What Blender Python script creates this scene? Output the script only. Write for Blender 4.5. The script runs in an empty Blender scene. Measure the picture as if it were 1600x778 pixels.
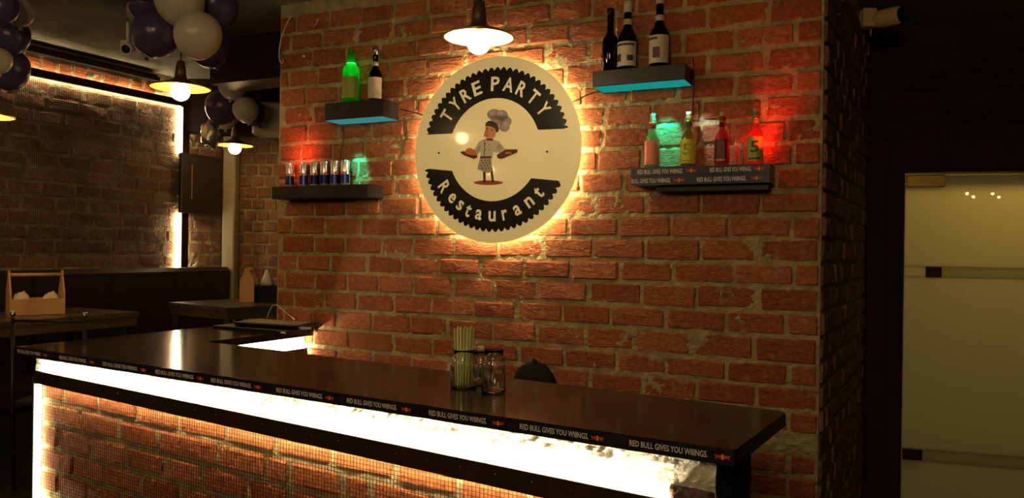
import bpy, bmesh, math, random
import numpy as np
from mathutils import Vector, Matrix, noise
random.seed(7)
S = bpy.context.scene
COL = S.collection
PI = math.pi
# ------------------------------------------------------------ camera
F, ROLL, EYE = 1230.0, .014, 1.5
cam = bpy.data.cameras.new('camera'); cam.sensor_fit = 'HORIZONTAL'; cam.sensor_width = 36
cam.lens = 36*F/1600; cam.clip_start = .05
co = bpy.data.objects.new('camera', cam); COL.objects.link(co)
c_, s_ = math.cos(ROLL), math.sin(ROLL)
co.matrix_world = Matrix(((c_, -s_, 0, 0), (0, 0, -1, 0), (s_, c_, 0, EYE), (0, 0, 0, 1)))
S.camera = co
# ------------------------------------------------------------ exposure, world
S.view_settings.view_transform = 'Standard'; S.view_settings.look = 'None'
S.view_settings.gamma = 1; S.view_settings.use_curve_mapping = False
S.view_settings.exposure = 0.0
w = bpy.data.worlds.new('world'); S.world = w; w.use_nodes = True
w.node_tree.nodes['Background'].inputs[0].default_value = (.010, .0075, .004, 1)
w.node_tree.nodes['Background'].inputs[1].default_value = 1
# light powers, tuned together
P_AMB, P_BULB, P_STRIP = 17, 26, 30
WARM = (1.0, .62, .26); COOL = (1.0, .86, .60)

def light(name, kind, loc, energy, color, size=.1, target=None, spot=None, blend=.5, size_y=None):
    l = bpy.data.lights.new(name, kind); l.energy = energy; l.color = color
    if kind == 'AREA':
        l.size = size
        if size_y: l.shape = 'RECTANGLE'; l.size_y = size_y
    else: l.shadow_soft_size = size
    if kind == 'SPOT': l.spot_size = spot; l.spot_blend = blend
    o = bpy.data.objects.new(name, l); COL.objects.link(o); o.location = loc
    if target is not None:
        o.rotation_euler = (Vector(target)-Vector(loc)).to_track_quat('-Z', 'Y').to_euler()
    return o
# unseen area lamps added as ambient fill for the hall
light('hall_fill', 'AREA', (-.9, -1.6, 2.7), P_AMB*2.95, (1, .69, .34), 1.0, (.3, 3.6, 1.2))
light('hall_fill', 'AREA', (-2.8, .3, 2.7), P_AMB*1.0, (1, .74, .42), 1.0, (-2.6, 4.8, 1.0))

# ------------------------------------------------------------ pixel rays onto real planes
def ray(px, py):
    dx, dy = px-800, py-389
    return np.array([(dx*c_+dy*s_)/F, 1, -(-dx*s_+dy*c_)/F])
def onz(px, py, z):
    r = ray(px, py); return r*((z-EYE)/r[2])+[0, 0, EYE]
def at(px, py, Y):
    return ray(px, py)*Y+[0, 0, EYE]
class Pl:                                   # a vertical plane: u along, d out towards the viewer, z up
    def __init__(s, a, b):
        a = np.array(a, float)[:2]; b = np.array(b, float)[:2]
        s.L = float(np.linalg.norm(b-a)); s.u = (b-a)/s.L; s.n = np.array([s.u[1], -s.u[0]]); s.o = a
        s.rz = math.atan2(s.u[1], s.u[0])
    def p(s, u, d, z): q = s.o+s.u*u+s.n*d; return Vector((q[0], q[1], z))
    def inv(s, px, py, d=0):
        r = ray(px, py); o = s.o+s.n*d; t = (o@s.n)/(r[:2]@s.n); q = r*t
        return float((q[:2]-o)@s.u), float(q[2]+EYE)
W = Pl((-1.345, 4.52), (1.268, 3.23))       # brick pillar behind the counter
SD = Pl((1.268, 3.23), (2.10, 4.70))        # its right flank
LW = Pl((-4.70, 2.76), (-2.58, 6.97))       # dining wall on the left
FW = Pl((-2.62, 7.05), (-.2, 6.85))         # far wall
DW = Pl((2.02, 4.84), (4.6, 4.04))          # dark wall with the glass door
_fl = onz(24, 541, 1.041); _fr = onz(1150, 704, 1.041)
C = Pl(_fl, _fr)                            # counter front

# ------------------------------------------------------------ materials
def mat(name, col, rough=.6, metal=0, bump=0, bscale=40, var=0, coat=0, spec=.5, trans=0, ior=1.45,
        emit=None, estr=0, alpha=1, stretch=None, hue=None, bdist=.004):
    m = bpy.data.materials.new(name); m.use_nodes = True; nt = m.node_tree; N = nt.nodes; L = nt.links
    b = N['Principled BSDF']
    b.inputs['Base Color'].default_value = (*col, 1); b.inputs['Roughness'].default_value = rough
    b.inputs['Metallic'].default_value = metal; b.inputs['Coat Weight'].default_value = coat
    b.inputs['Coat Roughness'].default_value = .04
    b.inputs['Specular IOR Level'].default_value = spec
    b.inputs['Transmission Weight'].default_value = trans; b.inputs['IOR'].default_value = ior
    if emit: b.inputs['Emission Color'].default_value = (*emit, 1); b.inputs['Emission Strength'].default_value = estr
    if bump or var:
        g = N.new('ShaderNodeNewGeometry'); mp = N.new('ShaderNodeMapping')
        L.new(g.outputs['Position'], mp.inputs['Vector'])
        if stretch: mp.inputs['Scale'].default_value = stretch
        n = N.new('ShaderNodeTexNoise'); n.inputs['Scale'].default_value = bscale; n.inputs['Detail'].default_value = 6
        n.inputs['Roughness'].default_value = .62
        L.new(mp.outputs[0], n.inputs['Vector'])
        if bump:
            bp = N.new('ShaderNodeBump'); bp.inputs['Strength'].default_value = bump; bp.inputs['Distance'].default_value = bdist
            L.new(n.outputs[0], bp.inputs['Height']); L.new(bp.outputs[0], b.inputs['Normal'])
        if var:
            n2 = N.new('ShaderNodeTexNoise'); n2.inputs['Scale'].default_value = bscale*.25; n2.inputs['Detail'].default_value = 5
            L.new(mp.outputs[0], n2.inputs['Vector'])
            cr = N.new('ShaderNodeValToRGB'); cr.color_ramp.elements[0].position = .3; cr.color_ramp.elements[1].position = .72
            h = hue or col
            cr.color_ramp.elements[0].color = (*[max(0, x*(1-var)) for x in col], 1)
            cr.color_ramp.elements[1].color = (*[min(1, x*(1+var)) for x in h], 1)
            L.new(n2.outputs[0], cr.inputs[0]); L.new(cr.outputs[0], b.inputs['Base Color'])
    return m

def brick_mat(name, dark, mid, lite, dust, bstr=.9, dist=.012, dustamt=.60):
    m = bpy.data.materials.new(name); m.use_nodes = True; nt = m.node_tree; N = nt.nodes; L = nt.links
    b = N['Principled BSDF']; b.inputs['Roughness'].default_value = .8; b.inputs['Specular IOR Level'].default_value = .25
    oi = N.new('ShaderNodeObjectInfo'); cr = N.new('ShaderNodeValToRGB')
    e = cr.color_ramp.elements; e[0].color = (*dark, 1); e[1].color = (*lite, 1); k = e.new(.5); k.color = (*mid, 1)
    L.new(oi.outputs['Random'], cr.inputs[0])
    g = N.new('ShaderNodeNewGeometry')
    n = N.new('ShaderNodeTexNoise'); n.inputs['Scale'].default_value = 14; n.inputs['Detail'].default_value = 7; n.inputs['Roughness'].default_value = .65
    L.new(g.outputs['Position'], n.inputs['Vector'])
    r2 = N.new('ShaderNodeValToRGB'); r2.color_ramp.elements[0].position = dustamt; r2.color_ramp.elements[1].position = dustamt+.16
    L.new(n.outputs[0], r2.inputs[0])
    mx = N.new('ShaderNodeMixRGB'); mx.inputs[2].default_value = (*dust, 1)
    mu = N.new('ShaderNodeMath'); mu.operation = 'MULTIPLY'; mu.inputs[1].default_value = .7
    L.new(r2.outputs[0], mu.inputs[0]); L.new(mu.outputs[0], mx.inputs[0]); L.new(cr.outputs[0], mx.inputs[1])
    n3 = N.new('ShaderNodeTexNoise'); n3.inputs['Scale'].default_value = 55; n3.inputs['Detail'].default_value = 4
    L.new(g.outputs['Position'], n3.inputs['Vector'])
    r3 = N.new('ShaderNodeMapRange'); r3.inputs[1].default_value = .3; r3.inputs[2].default_value = .7
    r3.inputs[3].default_value = .7; r3.inputs[4].default_value = 1.2
    L.new(n3.outputs[0], r3.inputs[0])
    m2 = N.new('ShaderNodeMixRGB'); m2.blend_type = 'MULTIPLY'; m2.inputs[0].default_value = 1
    L.new(mx.outputs[0], m2.inputs[1]); L.new(r3.outputs[0], m2.inputs[2]); L.new(m2.outputs[0], b.inputs['Base Color'])
    # creased hand-made faces: distorted noise stretched along the course
    mp = N.new('ShaderNodeMapping'); mp.inputs['Scale'].default_value = (1, 1, 2.6)
    L.new(g.outputs['Position'], mp.inputs['Vector'])
    n4 = N.new('ShaderNodeTexNoise'); n4.inputs['Scale'].default_value = 17; n4.inputs['Detail'].default_value = 7
    n4.inputs['Roughness'].default_value = .58; n4.inputs['Distortion'].default_value = 1.3
    L.new(mp.outputs[0], n4.inputs['Vector'])
    bp = N.new('ShaderNodeBump'); bp.inputs['Strength'].default_value = bstr; bp.inputs['Distance'].default_value = dist
    L.new(n4.outputs[0], bp.inputs['Height']); L.new(bp.outputs[0], b.inputs['Normal'])
    return m
M = {}
M['brick'] = brick_mat('brick_red', (.33, .095, .036), (.40, .125, .046), (.46, .155, .06), (.42, .33, .20), bstr=1, dist=.016, dustamt=.58)
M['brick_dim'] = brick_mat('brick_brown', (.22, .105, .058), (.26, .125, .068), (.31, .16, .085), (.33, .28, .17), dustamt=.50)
M['brick_counter'] = brick_mat('brick_orange', (.38, .10, .028), (.48, .15, .045), (.56, .21, .07), (.42, .34, .22), bstr=.6)
M['mortar'] = mat('mortar', (.43, .35, .18), .9, bump=1, bscale=55, var=.30, spec=.2, bdist=.012)
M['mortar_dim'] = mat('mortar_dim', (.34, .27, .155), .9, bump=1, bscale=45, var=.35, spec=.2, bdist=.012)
M['plaster'] = mat('rough_plaster', (.62, .58, .44), .9, bump=.8, bscale=70, var=.15, spec=.2, bdist=.014)
M['stone'] = mat('broken_stone', (.16, .085, .055), .9, bump=1, bscale=45, var=.5, bdist=.02)
M['granite'] = mat('black_granite', (.016, .012, .009), .12, var=.3, bscale=200, spec=.5)
M['black'] = mat('black_paint', (.012, .010, .009), .45)
M['blackmatte'] = mat('black_matte', (.010, .009, .008), .85)
M['shelf'] = mat('shelf_dark_wood', (.022, .018, .012), .5, var=.3, bscale=30)
M['channel'] = mat('brown_channel', (.028, .014, .009), .4, var=.2, bscale=30)
M['ceiling'] = mat('ceiling_plaster', (.26, .25, .19), .9, bump=.5, bscale=10, var=.4, bdist=.02)
M['floor'] = mat('floor_tile', (.03, .025, .02), .4, var=.3, bscale=12)
M['brick_black'] = brick_mat('brick_black', (.030, .012, .007), (.036, .014, .008), (.045, .018, .01), (.04, .03, .02))
M['darkwall'] = mat('dark_wall', (.028, .010, .006), .85, bump=.5, bscale=30, var=.3)
M['wire'] = mat('wire_dark', (.03, .025, .02), .5, metal=.6)
M['tape'] = mat('tape_black', (.014, .013, .020), .30)
M['ink_white'] = mat('ink_white', (.70, .68, .62), .5)
M['ink_red'] = mat('ink_red', (.52, .06, .03), .5)
M['ink_yellow'] = mat('ink_yellow', (.85, .40, .06), .5)
M['sign_face'] = mat('sign_acrylic', (.78, .70, .45), .16, coat=1, emit=(1, .72, .24), estr=.24)   # backlit panel
M['sign_black'] = mat('sign_black', (.014, .012, .010), .22, coat=.5)
M['sign_letter'] = mat('sign_letter', (.76, .68, .47), .3, emit=(1, .74, .30), estr=.20)
M['steel'] = mat('brushed_steel', (.5, .47, .4), .3, metal=1)
M['brass'] = mat('brass', (.75, .52, .16), .3, metal=1)
M['lampdark'] = mat('lamp_dark', (.03, .022, .015), .35, metal=.5)
M['bronze'] = mat('lamp_bronze', (.16, .09, .03), .45, metal=.6)
M['enamel'] = mat('enamel_white', (.85, .80, .66), .3)
M['gold_in'] = mat('gold_inside', (.80, .60, .18), .35)
M['wood'] = mat('pale_wood', (.62, .36, .13), .55, bump=.2, bscale=30, var=.2, stretch=(1, 1, .2))
M['table'] = mat('table_wood', (.10, .070, .038), .28, var=.3, bscale=14)
M['leather'] = mat('dark_leather', (.030, .015, .010), .42, bump=.3, bscale=80)
M['paper'] = mat('white_paper', (.72, .66, .50), .8)
M['beigepaint'] = mat('beige_paint', (.34, .29, .19), .7, var=.12, bscale=6)
M['white'] = mat('white_plastic', (.70, .66, .55), .4)
M['camdim'] = mat('ivory_plastic', (.75, .55, .24), .4)
M['balloon_w'] = mat('balloon_white', (.55, .49, .37), .28)
M['balloon_p'] = mat('balloon_purple', (.085, .060, .14), .25)
M['foil'] = mat('crumpled_foil', (.65, .60, .48), .25, metal=.9, bump=1, bscale=40)
M['screen'] = mat('screen_black', (.032, .023, .018), .4)
M['reflect_red'] = mat('painted_reflection', (.45, .26, .20), .5)  # colour of the reflection line painted on the wall panel
M['ribbon'] = mat('ribbon', (.6, .56, .45), .3)
M['glass'] = mat('clear_glass', (.93, .96, .90), .02, trans=1, ior=1.45)
M['straw_g'] = mat('straw_green', (.46, .54, .18), .4)
M['straw_y'] = mat('straw_yellow', (.80, .70, .27), .4)
M['tin'] = mat('tin_silver', (.72, .72, .70), .28, metal=.9)
M['canblue'] = mat('can_blue', (.012, .018, .16), .25, metal=.5)
M['label_cream'] = mat('label_cream', (.58, .52, .38), .6, var=.12, bscale=90)
M['label_dark'] = mat('label_dark_print', (.05, .045, .035), .5)
M['label_pink'] = mat('label_pink', (.72, .22, .14), .45, var=.2, bscale=70)
M['label_yellow'] = mat('label_yellow', (.68, .66, .05), .45)
M['label_olive'] = mat('label_olive', (.34, .36, .04), .45)
M['label_maroon'] = mat('label_maroon', (.12, .012, .016), .45)
M['cap_red'] = mat('cap_red', (.62, .07, .04), .4)
M['cap_green'] = mat('cap_olive', (.14, .20, .03), .4)
M['cap_dred'] = mat('cap_dark_red', (.22, .012, .015), .4)
def facing(N, L, lo, hi, pw):
    lw = N.new('ShaderNodeLayerWeight'); p = N.new('ShaderNodeMath'); p.operation = 'POWER'; p.inputs[1].default_value = pw
    L.new(lw.outputs['Facing'], p.inputs[0]); m = N.new('ShaderNodeMath'); m.operation = 'MULTIPLY_ADD'
    m.inputs[1].default_value = hi-lo; m.inputs[2].default_value = lo; L.new(p.outputs[0], m.inputs[0]); return m.outputs[0]
def tint_glass(name, col, tr=.35, rough=.06):
    m = bpy.data.materials.new(name); m.use_nodes = True; nt = m.node_tree; N = nt.nodes; L = nt.links
    out = N['Material Output']; N.remove(N['Principled BSDF'])
    t = N.new('ShaderNodeBsdfTransparent'); t.inputs[0].default_value = (*col, 1)
    d = N.new('ShaderNodeBsdfTranslucent'); d.inputs[0].default_value = (*col, 1)
    a = N.new('ShaderNodeMixShader'); a.inputs[0].default_value = tr
    L.new(t.outputs[0], a.inputs[1]); L.new(d.outputs[0], a.inputs[2])
    g = N.new('ShaderNodeBsdfGlossy'); g.inputs['Roughness'].default_value = rough
    s = N.new('ShaderNodeMixShader'); L.new(facing(N, L, .04, .75, 4), s.inputs[0]); L.new(a.outputs[0], s.inputs[1]); L.new(g.outputs[0], s.inputs[2])
    L.new(s.outputs[0], out.inputs[0]); return m
M['gl_green'] = tint_glass('glass_green', (.03, .60, .07), .5)
M['gl_dgreen'] = tint_glass('glass_dark_green', (.02, .12, .04), .5)
M['gl_brown'] = tint_glass('glass_dark_brown', (.05, .025, .015), .5)
M['gl_clear'] = tint_glass('glass_clear', (.85, .86, .72), .25)
M['liq_amber'] = tint_glass('liquid_amber', (.80, .60, .12), .5)
M['liq_pink'] = tint_glass('liquid_red', (.90, .16, .12), .5)
M['liq_green'] = tint_glass('liquid_green', (.50, .70, .34), .5)
M['jar'] = tint_glass('jar_glass', (.93, .95, .86), .10, .03)
def frosted(name, col, fac, gl=True):
    m = bpy.data.materials.new(name); m.use_nodes = True; nt = m.node_tree; N = nt.nodes; L = nt.links
    out = N['Material Output']; N.remove(N['Principled BSDF'])
    d = N.new('ShaderNodeBsdfDiffuse'); d.inputs[0].default_value = (*col, 1)
    t = N.new('ShaderNodeBsdfTranslucent'); t.inputs[0].default_value = (*col, 1)
    a = N.new('ShaderNodeMixShader'); a.inputs[0].default_value = fac
    L.new(d.outputs[0], a.inputs[1]); L.new(t.outputs[0], a.inputs[2])
    g = N.new('ShaderNodeBsdfGlossy'); g.inputs['Roughness'].default_value = .01
    s = N.new('ShaderNodeMixShader'); L.new(facing(N, L, .05, .9, 5), s.inputs[0]); L.new(a.outputs[0], s.inputs[1]); L.new(g.outputs[0], s.inputs[2])
    L.new(s.outputs[0], out.inputs[0]); return m
M['frost'] = frosted('frosted_glass', (.75, .72, .62), .7)
M['frost2'] = frosted('frosted_glass_stripe', (.60, .60, .46), .65)
def emis(name, col, s):
    m = bpy.data.materials.new(name); m.use_nodes = True; nt = m.node_tree
    e = nt.nodes.new('ShaderNodeEmission'); e.inputs[0].default_value = (*col, 1); e.inputs[1].default_value = s
    nt.nodes.remove(nt.nodes['Principled BSDF']); nt.links.new(e.outputs[0], nt.nodes['Material Output'].inputs[0]); return m
M['bulb'] = emis('bulb_light', WARM, P_BULB*1.5)
M['bulb_sign'] = emis('bulb_light_bright', (1, .70, .36), P_BULB*2.6)
M['strip'] = emis('strip_light', COOL, P_STRIP)
M['strip_counter'] = emis('strip_light_counter', (1, .84, .58), 300)
M['strip_low'] = emis('strip_light_low', (1, .80, .48), 95)
M['strip_end'] = emis('strip_light_end', (1, .80, .48), 45)
M['strip_wall'] = emis('strip_light_wall', (1, .78, .46), 48)
M['halo'] = emis('halo_light', (1, .78, .44), 75)
M['teal'] = emis('teal_light', (.02, .62, .52), .42)
M['tealpale'] = emis('teal_light_pale', (.10, .50, .52), .42)
M['puck_teal'] = emis('puck_teal', (.02, .9, .75), 1.6)
M['puck_blue'] = emis('puck_blue', (.02, .06, 1), 1.5)
M['puck_green'] = emis('puck_green', (.10, 1, .25), 1.6)
M['puck_red'] = emis('puck_red', (1, .02, .02), 2)
M['red_led'] = emis('status_light', (1, .1, .05), 1.2)

# ------------------------------------------------------------ mesh builder
class MB:
    def __init__(s): s.v = []; s.f = []; s.sm = []
    def add(s, vs, fs, smooth=False):
        o = len(s.v); s.v += [tuple(v) for v in vs]
        s.f += [tuple(i+o for i in f) for f in fs]; s.sm += [smooth]*len(fs)
        return s
    def box(s, a, b, bev=0, rot=None, at=(0, 0, 0)):
        x0, y0, z0 = a; x1, y1, z1 = b
        if bev > 0:
            bm = bmesh.new(); bmesh.ops.create_cube(bm, size=1)
            for v in bm.verts: v.co = Vector(((x0+x1)/2+v.co.x*(x1-x0), (y0+y1)/2+v.co.y*(y1-y0), (z0+z1)/2+v.co.z*(z1-z0)))
            bmesh.ops.bevel(bm, geom=bm.edges[:], offset=bev, segments=1, affect='EDGES')
            bm.verts.index_update()
            vs = [v.co.copy() for v in bm.verts]; fs = [[v.index for v in f.verts] for f in bm.faces]; bm.free()
        else:
            vs = [Vector(q) for q in ((x0, y0, z0), (x1, y0, z0), (x1, y1, z0), (x0, y1, z0), (x0, y0, z1), (x1, y0, z1), (x1, y1, z1), (x0, y1, z1))]
            fs = [(0, 3, 2, 1), (4, 5, 6, 7), (0, 1, 5, 4), (1, 2, 6, 5), (2, 3, 7, 6), (3, 0, 4, 7)]
        if rot is not None: vs = [rot @ v + Vector(at) for v in vs]
        return s.add(vs, fs)
    def hexa(s, p, smooth=False):          # 8 points: bottom ring then top ring
        return s.add(p, [(0, 3, 2, 1), (4, 5, 6, 7), (0, 1, 5, 4), (1, 2, 6, 5), (2, 3, 7, 6), (3, 0, 4, 7)], smooth)
    def prism(s, poly, z0, z1, axis='z', smooth=False):
        n = len(poly)
        if axis == 'z': vs = [(x, y, z0) for x, y in poly]+[(x, y, z1) for x, y in poly]
        else: vs = [(x, z0, y) for x, y in poly]+[(x, z1, y) for x, y in poly]   # extruded in depth
        fs = [tuple(range(n))[::-1], tuple(range(n, 2*n))]+[(i, (i+1) % n, n+(i+1) % n, n+i) for i in range(n)]
        return s.add(vs, fs, smooth)
    def lathe(s, prof, n=24, at=(0, 0, 0), closed=True, rot=None, sq=0):
        vs = []; fs = []
        for r, z in prof:
            for k in range(n):
                a = 2*PI*(k+.5)/n; rr = r
                if sq: rr = r*(1+sq*(abs(math.sin(2*a))**2))
                v = Vector((rr*math.cos(a), rr*math.sin(a), z))
                if rot is not None: v = rot @ v
                vs.append(v+Vector(at))
        m = len(prof)
        for j in range(m-1):
            for k in range(n): fs.append((j*n+k, j*n+(k+1) % n, (j+1)*n+(k+1) % n, (j+1)*n+k))
        if closed: fs.append(tuple(range(n))[::-1]); fs.append(tuple((m-1)*n+k for k in range(n)))
        return s.add(vs, fs, True)
    def tube(s, pts, r, n=8, cap=True):
        pts = [Vector(p) for p in pts]; vs = []; fs = []
        rs = r if isinstance(r, (list, tuple)) else [r]*len(pts)
        for i, p in enumerate(pts):
            d = (pts[min(i+1, len(pts)-1)]-pts[max(i-1, 0)]).normalized()
            up = Vector((0, 0, 1)) if abs(d.z) < .95 else Vector((1, 0, 0))
            a = d.cross(up).normalized(); b = d.cross(a)
            for k in range(n):
                t = 2*PI*k/n; vs.append(p+(a*math.cos(t)+b*math.sin(t))*rs[i])
        for i in range(len(pts)-1):
            for k in range(n): fs.append((i*n+k, (i+1)*n+k, (i+1)*n+(k+1) % n, i*n+(k+1) % n))
        if cap: fs.append(tuple(range(n))); fs.append(tuple((len(pts)-1)*n+k for k in range(n))[::-1])
        return s.add(vs, fs, True)
    def ell(s, c, r, n=20, m=12, rot=None, fn=None):
        vs = []; fs = []
        for j in range(m+1):
            ph = PI*j/m
            for k in range(n):
                th = 2*PI*k/n; v = Vector((math.sin(ph)*math.cos(th), math.sin(ph)*math.sin(th), math.cos(ph)))
                if fn: v = fn(v)
                v = Vector((v.x*r[0], v.y*r[1], v.z*r[2]))
                if rot is not None: v = rot @ v
                vs.append(v+Vector(c))
        for j in range(m):
            for k in range(n): fs.append((j*n+k, (j+1)*n+k, (j+1)*n+(k+1) % n, j*n+(k+1) % n))
        return s.add(vs, fs, True)
    def mesh(s, name, m):
        me = bpy.data.meshes.new(name); me.from_pydata(s.v, [], s.f)
        me.polygons.foreach_set('use_smooth', s.sm)
        if m: me.materials.append(M[m] if isinstance(m, str) else m)
        bm = bmesh.new(); bm.from_mesh(me)
        bmesh.ops.remove_doubles(bm, verts=bm.verts, dist=1e-6)
        bmesh.ops.recalc_face_normals(bm, faces=bm.faces)
        bm.to_mesh(me); bm.free(); me.update(); return me
    def build(s, name, m, parent=None, loc=None, rz=None):
        o = bpy.data.objects.new(name, s.mesh(name, m)); COL.objects.link(o)
        if parent: o.parent = parent
        if loc is not None: o.location = loc
        if rz is not None: o.rotation_euler = (0, 0, rz)
        return o
def tag(o, label, cat, group=None):
    o['label'] = label; o['category'] = cat
    if group: o['group'] = group
    return o
def thing(name, label, cat, loc=(0, 0, 0), rz=0, group=None):
    o = bpy.data.objects.new(name, None); COL.objects.link(o); o.location = loc; o.rotation_euler = (0, 0, rz)
    o.empty_display_size = .05
    return tag(o, label, cat, group)
def struct(o): o['kind'] = 'structure'; return o
def copy_tree(o, parent=None):
    c = o.copy(); COL.objects.link(c); c.parent = parent
    for ch in list(o.children): copy_tree(ch, c)
    return c
def text(body, name, m, parent, cx, cz, width, height, d, extr=.0004, off=.0, shear=0, ang=0, vert=False):
    cu = bpy.data.curves.new('t', 'FONT'); cu.body = body; cu.size = 1; cu.resolution_u = 2
    cu.align_x = 'LEFT'; cu.offset = off; cu.fill_mode = 'FRONT'; cu.extrude = 0
    to = bpy.data.objects.new('t', cu); COL.objects.link(to)
    bpy.context.view_layer.update()
    me = bpy.data.meshes.new_from_object(to.evaluated_get(bpy.context.evaluated_depsgraph_get()))
    bpy.data.objects.remove(to)
    xs = [v.co.x for v in me.vertices]; ys = [v.co.y for v in me.vertices]
    x0, x1, y0, y1 = min(xs), max(xs), min(ys), max(ys)
    ca, sa = math.cos(ang), math.sin(ang)
    for v in me.vertices:
        x = (v.co.x-(x0+x1)/2)/(x1-x0)*width; y = (v.co.y-(y0+y1)/2)/(y1-y0)*height
        v.co = (cx+x*ca-y*sa, -d, cz+x*sa+y*ca)
    me.materials.clear(); me.materials.append(M[m]); me.name = name
    o = bpy.data.objects.new(name, me); COL.objects.link(o); o.parent = parent
    return o
def flat(polys, name, m, parent, d, th=.0004):
    b = MB()
    for p in polys: b.prism(p, -d, -(d-th), axis='y')
    return b.build(name, m, parent)

# ------------------------------------------------------------ brick pieces
BV = {}
def brick_variants(m):
    if m in BV: return BV[m]
    out = []
    rnd = random.Random(11)
    for k in range(7):
        bm = bmesh.new(); bmesh.ops.create_cube(bm, size=1)
        bmesh.ops.scale(bm, vec=(.22, .05, .085), verts=bm.verts)
        bmesh.ops.bevel(bm, geom=bm.edges[:], offset=.007, segments=1, affect='EDGES')
        for v in bm.verts:
            v.co += Vector((rnd.uniform(-.004, .004), rnd.uniform(-.004, .003), rnd.uniform(-.0035, .0035)))
            v.co.x /= .22; v.co.y /= .05; v.co.z /= .085
        me = bpy.data.meshes.new('brick'); bm.to_mesh(me); bm.free(); me.materials.append(M[m]); out.append(me)
    BV[m] = out; return out
def place_bricks(bricks, parent, m, frame, limit=300, proud=.009, vis=None):
    """bricks: (u0,u1,z0,z1) in the frame; the largest in view are objects, the rest one joined part"""
    vs = brick_variants(m); rnd = random.Random(len(bricks)); items = []
    for (u0, u1, z0, z1) in bricks:
        p = frame.p((u0+u1)/2, 0, (z0+z1)/2)
        dist = p.y; ok = True
        if p.y > .3:
            x = 800+p.x/p.y*F; y = 389-(p.z-EYE)/p.y*F
            ok = -60 < x < 1660 and -50 < y < 830
            if vis and not vis(x, y): ok = False
        else: ok = False
        items.append((not ok, p.y, (u0, u1, z0, z1)))
    items.sort(key=lambda t: (t[0], t[1]))
    rest = MB()
    for i, (nok, _, (u0, u1, z0, z1)) in enumerate(items):
        L = u1-u0-rnd.uniform(.012, .024); H = z1-z0-rnd.uniform(.014, .024)
        if L < .02 or H < .02: continue
        mid = ((u0+u1)/2+rnd.uniform(-.002, .002), 0, (z0+z1)/2+rnd.uniform(-.002, .002))
        pr = proud+rnd.uniform(-.004, .005)
        me = vs[rnd.randrange(7)]
        rot = Matrix.Rotation(rnd.uniform(-.012, .012), 3, 'Y') @ Matrix.Rotation(rnd.uniform(-.02, .02), 3, 'Z')
        if i < limit and not nok:
            o = bpy.data.objects.new('brick', me); COL.objects.link(o); o.parent = parent
            o.location = (mid[0], .025-pr, mid[2]); o.scale = (L, .05, H); o.rotation_euler = rot.to_euler()
        else:
            q = [rot @ Vector((v.co.x*L, v.co.y*.05, v.co.z*H))+Vector((mid[0], .025-pr, mid[2])) for v in me.vertices]
            rest.add(q, [tuple(p.vertices) for p in me.polygons])
    if rest.v:
        o = rest.build('remaining_bricks', m, parent); o['kind'] = 'stuff'
def courses(zl, u0, u1, pitch, joints=None, seed=1):
    """zl: list of (zLeft,zRight) mortar lines top->bottom or bottom->top ascending; joints: {course: [u..]}"""
    rnd = random.Random(seed); out = []
    for k in range(len(zl)-1):
        js = sorted((joints or {}).get(k, []))
        full = []
        if js:
            x = js[0]
            while x-pitch*.55 > u0:
                x -= pitch*rnd.uniform(.9, 1.08)
                if x > u0+.04: full.append(x)
            for a, b in zip(js, js[1:]):
                full.append(a); n = max(1, round((b-a)/pitch))
                full += [a+(b-a)*i/n for i in range(1, n)]
            full.append(js[-1]); x = js[-1]
            while x+pitch*.55 < u1:
                x += pitch*rnd.uniform(.9, 1.08)
                if x < u1-.04: full.append(x)
        else:
            x = u0+(pitch*.5 if k % 2 else pitch)*rnd.uniform(.9, 1.1)
            while x < u1-.05: full.append(x); x += pitch*rnd.uniform(.88, 1.1)
        full = [u0]+sorted(full)+[u1]
        for a, b in zip(full, full[1:]):
            t = ((a+b)/2-u0)/(u1-u0)
            z0 = zl[k][0]*(1-t)+zl[k][1]*t; z1 = zl[k+1][0]*(1-t)+zl[k+1][1]*t
            out.append((a, b, z0, z1))
    return out
def mortar_wall(name, frame, u0, u1, z0, z1, m, step=.022, amp=.010, thick=.06, seed=0, root=None):
    """a wall slab whose face carries uneven mortar relief; local frame: x=u, y=-d"""
    nu = max(2, int((u1-u0)/step)); nz = max(2, int((z1-z0)/step)); vs = []; fs = []
    for j in range(nz+1):
        for i in range(nu+1):
            u = u0+(u1-u0)*i/nu; z = z0+(z1-z0)*j/nz
            h = noise.noise(Vector((u*11+seed, z*14, seed)))*.5+noise.noise(Vector((u*42, z*46, seed+9)))*.6+.05
            if i in (0, nu) or j in (0, nz): h = 0
            vs.append((u, -h*amp, z))
    for j in range(nz):
        for i in range(nu):
            a = j*(nu+1)+i; fs.append((a, a+1, a+nu+2, a+nu+1))
    b = MB(); b.add(vs, fs)
    n = len(vs)
    c0, c1, c2, c3 = 0, nu, (nz+1)*(nu+1)-1, nz*(nu+1)
    vb = [(u0, thick, z0), (u1, thick, z0), (u1, thick, z1), (u0, thick, z1)]
    b.v += vb
    b.f += [(n, n+3, n+2, n+1)]; b.sm += [False]
    b.f += [tuple([n, n+1]+[nu-i for i in range(nu+1)]), tuple([n+1, n+2]+[(nz-j)*(nu+1)+nu for j in range(nz+1)]),
            tuple([n+2, n+3]+[nz*(nu+1)+i for i in range(nu+1)]), tuple([n+3, n]+[j*(nu+1) for j in range(nz+1)])]; b.sm += [False]*4
    if root is None:
        o = b.build(name, m, None, frame.p(0, 0, 0), frame.rz); struct(o)
    else: o = b.build(name, m, root)
    return o

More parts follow.
